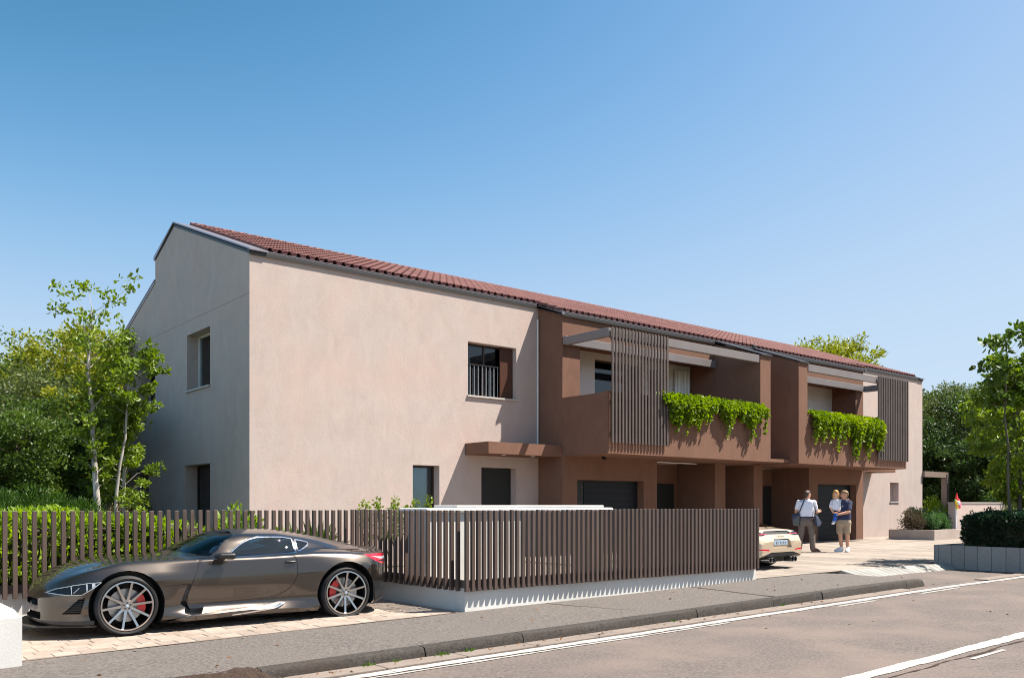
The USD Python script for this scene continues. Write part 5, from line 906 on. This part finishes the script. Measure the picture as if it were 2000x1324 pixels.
def bag_left(A):
    g = thing('shoulder_bag', A[:3, 3], 'grey and navy shoulder bag at the left hip of the white-shirted man', 'bag')
    b = m3.Manifold.batch_hull([sph((x, y, z), .05) for x, y, z in ((-.35, -.10, 1.05), (-.22, -.10, 1.07), (-.36, .14, 1.05), (-.22, .14, 1.07), (-.33, -.10, .83), (-.235, -.10, .81), (-.33, .14, .83), (-.235, .14, .81))])
    obj('body', place(soft([b], .04, 6), A), 'bag_grey', g, smooth=True)
    obj('flap', place(soft([m3.Manifold.batch_hull([sph((x, y, z), .056) for x, y, z in ((-.35, -.10, 1.06), (-.22, -.10, 1.08), (-.36, .14, 1.06), (-.22, .14, 1.08), (-.355, -.10, .98), (-.355, .14, .98))])], .04, 5), A), 'bag_navy', g, smooth=True)
    obj('strap', place(cat([tube([(-.235, -.10, 1.08), (-.175, -.135, 1.22), (-.10, -.125, 1.40), (-.055, -.06, 1.535), (-.05, .04, 1.53), (-.12, .12, 1.38), (-.23, .13, 1.10)], .017, 6)]), A), 'bag_navy', g, smooth=True)
def bag_right(A):
    g = thing('tote_bag', A[:3, 3], 'dark tote bag hanging at the right side of the white-shirted man', 'bag')
    obj('body', place(soft([m3.Manifold.batch_hull([sph((x, y, z), .022) for x, y, z in ((.245, -.14, 1.07), (.275, .14, 1.07), (.30, -.14, .76), (.38, .14, .80), (.25, -.12, .82), (.40, .12, .86))])], .04, 3), A), 'bag_navy', g, smooth=True)
    for y in (-.08, .10): obj('handle', place(tube([(.25, y, 1.08), (.26, y * .8, 1.2), (.235, y * .6, 1.34), (.25, y * .8 + .02, 1.2), (.28, y, 1.06)], .010, 6), A), 'bag_navy', g, smooth=True)
p1 = (14.78, -5.03, float(gz(14.8))); p2 = (15.70, -5.66, float(gz(15.7)))
person('man seen from behind in white shirt and taupe trousers, a bag on each side', p1, v1, build1)
Aman = np.eye(4); Aman[:3, 0] = (v1[1], -v1[0], 0); Aman[:3, 1] = (v1[0], v1[1], 0); Aman[:3, 3] = p1
bag_left(Aman); bag_right(Aman)
v2 = np.array([.873, .487])
def build2(t_, A):
    hc = (.035, -.02, 1.665); hp, W = head(hc, 1.95)
    shL, shR, hipL, hipR, knL, knR, anL, anR = (.175, -.01, 1.44), (-.14, .06, 1.44), (-.075, .0, .92), (.095, .0, .92), (-.075, -.02, .49), (.115, .0, .49), (-.045, .0, .09), (.13, .0, .09)
    elR, wrR = (-.20, -.06, 1.20), (-.225, -.19, 1.10); elL, wrL = (.15, -.17, 1.17), (-.12, -.26, 1.105)
    torso = [m3.Manifold.batch_hull([sph((-.10, .02, 1.41), .088), sph((.12, 0, 1.41), .085), sph((-.09, 0, 1.22), .105), sph((.09, 0, 1.22), .105), sph((.01, .0, 1.46), .075)]), m3.Manifold.batch_hull([sph((-.09, 0, 1.22), .105), sph((.09, 0, 1.22), .105), sph((-.075, 0, .94), .106), sph((.085, 0, .94), .106)])]
    arms = chain((shR, .060), (elR, .046), (wrR, .031)) + chain((shL, .064), (elL, .048), (wrL, .032)); legs = chain((hipL, .095), (knL, .060), ((knL[0] + .01, .02, .33), .056), (anL, .040)) + chain((hipR, .095), (knR, .060), ((knR[0], .02, .33), .056), (anR, .040))
    obj('body', place(soft(torso + arms + legs + chain(((.01, 0, 1.47), .062), ((.025, -.01, 1.60), .058)) + hp + hand(wrL, (-.9, -.1, .05), (0, -.3, 1), curl=.7) + hand(wrR, (.6, -.55, -.5), (.4, .2, .8), curl=.7), .022), A), 'skin', t_, smooth=True)
    face(t_, A, W)
    obj('hair', place(soft([m3.Manifold.batch_hull([sph(W(0, -.026, .052), .094), sph(W(0, .030, .078), .070), sph(W(0, -.040, .0), .076)]) - m3.Manifold.batch_hull([sph(W(0, .15, -.02), .115), sph(W(0, .12, -.2), .13)])], .02, 3), A), 'hair_fair', t_, smooth=True)
    mid = lambda a, b, f: np.array(a) * (1 - f) + np.array(b) * f
    top = [m3.Manifold.batch_hull([sph((-.105, .02, 1.415), .100), sph((.125, 0, 1.415), .098), sph((-.095, 0, 1.22), .122), sph((.095, 0, 1.22), .122), sph((.01, 0, 1.475), .084)]), m3.Manifold.batch_hull([sph((-.095, 0, 1.22), .122), sph((.095, 0, 1.22), .122), sph((-.085, 0, .97), .124), sph((.095, 0, .97), .124)]),
           m3.Manifold.batch_hull([sph(shL, .080), sph(mid(shL, elL, .7), .074)]), m3.Manifold.batch_hull([sph(shR, .078), sph(mid(shR, elR, .55), .070)])]
    po = obj('polo_shirt', place(soft(top, .03, 6), A), 'polo_navy', t_, smooth=True); obj('chest_emblem', place(sph((-.02, -.118, 1.345), .016, (1.2, .5, .6)), A), 'shirt_white', po)
    st = [m3.Manifold.batch_hull([sph((-.075, 0, .95), .118), sph((.09, 0, .95), .118), sph((-.085, -.01, .85), .126), sph((.10, -.01, .85), .126)])] + chain((hipL, .122), ((-.085, -.02, .60), .104)) + chain((hipR, .122), ((.11, 0, .60), .104))
    obj('shorts', place(soft(st, .03, 5), A), 'shorts_khaki', t_, smooth=True)
    for (a, b) in (((-.04, .02, 0), (-.215, -.03, 0)), ((.13, .03, 0), (.10, -.17, 0))): sh = obj('shoe', place(soft(shoe(a, b, 1.08), .03, 3), A), 'shoe_white', t_, smooth=True)
    for an in (anL, anR): obj('sock', place(m3.Manifold.batch_hull([sph(an, .047), sph((an[0], an[1], .135), .046)]), A), 'sock_white', t_, smooth=40)
person('fair-haired man in navy polo shirt and khaki shorts carrying a small child', p2, v2, build2)
A2m = np.eye(4); A2m[:3, 0] = (v2[1], -v2[0], 0); A2m[:3, 1] = (v2[0], v2[1], 0); A2m[:3, 3] = p2
def build3(t_, A):
    k = .86; hp, W = head((-.20, -.10, 1.69), math.pi - .05, k)
    tor = [m3.Manifold.batch_hull([sph((-.27, -.10, 1.49), .055), sph((-.13, -.10, 1.50), .055), sph((-.25, -.10, 1.30), .075), sph((-.15, -.10, 1.30), .075)]), m3.Manifold.batch_hull([sph((-.25, -.10, 1.30), .075), sph((-.15, -.10, 1.30), .075), sph((-.22, -.10, 1.18), .085), sph((-.14, -.10, 1.18), .085)])]
    arms = chain(((-.29, -.11, 1.48), .042), ((-.335, -.16, 1.30), .034), ((-.27, -.22, 1.16), .024)) + chain(((-.11, -.08, 1.49), .042), ((-.02, .06, 1.50), .034), ((.085, .075, 1.535), .024))
    legs = chain(((-.23, -.12, 1.17), .068), ((-.20, -.26, 1.06), .050), ((-.245, -.25, .88), .038)) + chain(((-.13, -.06, 1.17), .068), ((-.02, .14, 1.06), .050), ((-.04, .17, .90), .038))
    obj('body', place(soft(tor + arms + legs + chain(((-.20, -.10, 1.51), .045), ((-.20, -.10, 1.61), .042)) + hp + hand((-.27, -.22, 1.16), (.5, -.3, -.5), (.3, 0, .8), .68, .6) + hand((.085, .075, 1.535), (.9, -.3, -.1), (0, -.2, 1), .68, .5), .02), A), 'skin_child', t_, smooth=True)
    face(t_, A, W, k)
    obj('hair', place(soft([(m3.Manifold.batch_hull([sph(W(0, -.02, .055), .100 * k), sph(W(0, .03, .075), .082 * k), sph(W(-.055, -.03, -.11), .058 * k), sph(W(.055, -.03, -.11), .058 * k), sph(W(0, -.06, -.10), .06 * k)])) - m3.Manifold.batch_hull([sph(W(0, .15, -.02), .085), sph(W(0, .12, -.20), .09)])], .02, 3), A), 'hair_blond', t_, smooth=True)
    top = [m3.Manifold.batch_hull([sph((-.275, -.10, 1.485), .066), sph((-.125, -.10, 1.495), .066), sph((-.255, -.10, 1.27), .094), sph((-.145, -.10, 1.27), .094)]), m3.Manifold.batch_hull([sph((-.29, -.11, 1.48), .058), sph((-.325, -.15, 1.34), .062)]), m3.Manifold.batch_hull([sph((-.11, -.08, 1.49), .056), sph((-.05, .02, 1.50), .050)])]
    obj('blouse', place(soft(top, .025, 5), A), 'shirt_white', t_, smooth=True)
    obj('trousers', place(soft([m3.Manifold.batch_hull([sph((-.235, -.11, 1.17), .096), sph((-.14, -.09, 1.17), .096)])] + chain(((-.23, -.12, 1.17), .08), ((-.20, -.26, 1.06), .064)) + chain(((-.13, -.06, 1.17), .08), ((-.02, .14, 1.06), .06), ((-.04, .17, .95), .05)), .025, 5), A), 'dark_trousers', t_, smooth=True)
    obj('legging', place(soft(chain(((-.20, -.26, 1.07), .062), ((-.238, -.25, .92), .050)), .025, 4), A), 'denim_blue', t_, smooth=True)
    obj('shoe', place(soft(chain(((-.245, -.25, .90), .046), ((-.265, -.29, .845), .040), ((-.285, -.335, .845), .034)), .02, 3), A), 'shoe_white', t_, smooth=True); obj('shoe', place(soft(chain(((-.04, .17, .90), .046), ((-.05, .12, .86), .036)), .02, 3), A), 'shoe_white', t_, smooth=True)
person('small blond child in white top carried on the arm of the man in navy', p2, v2, build3)
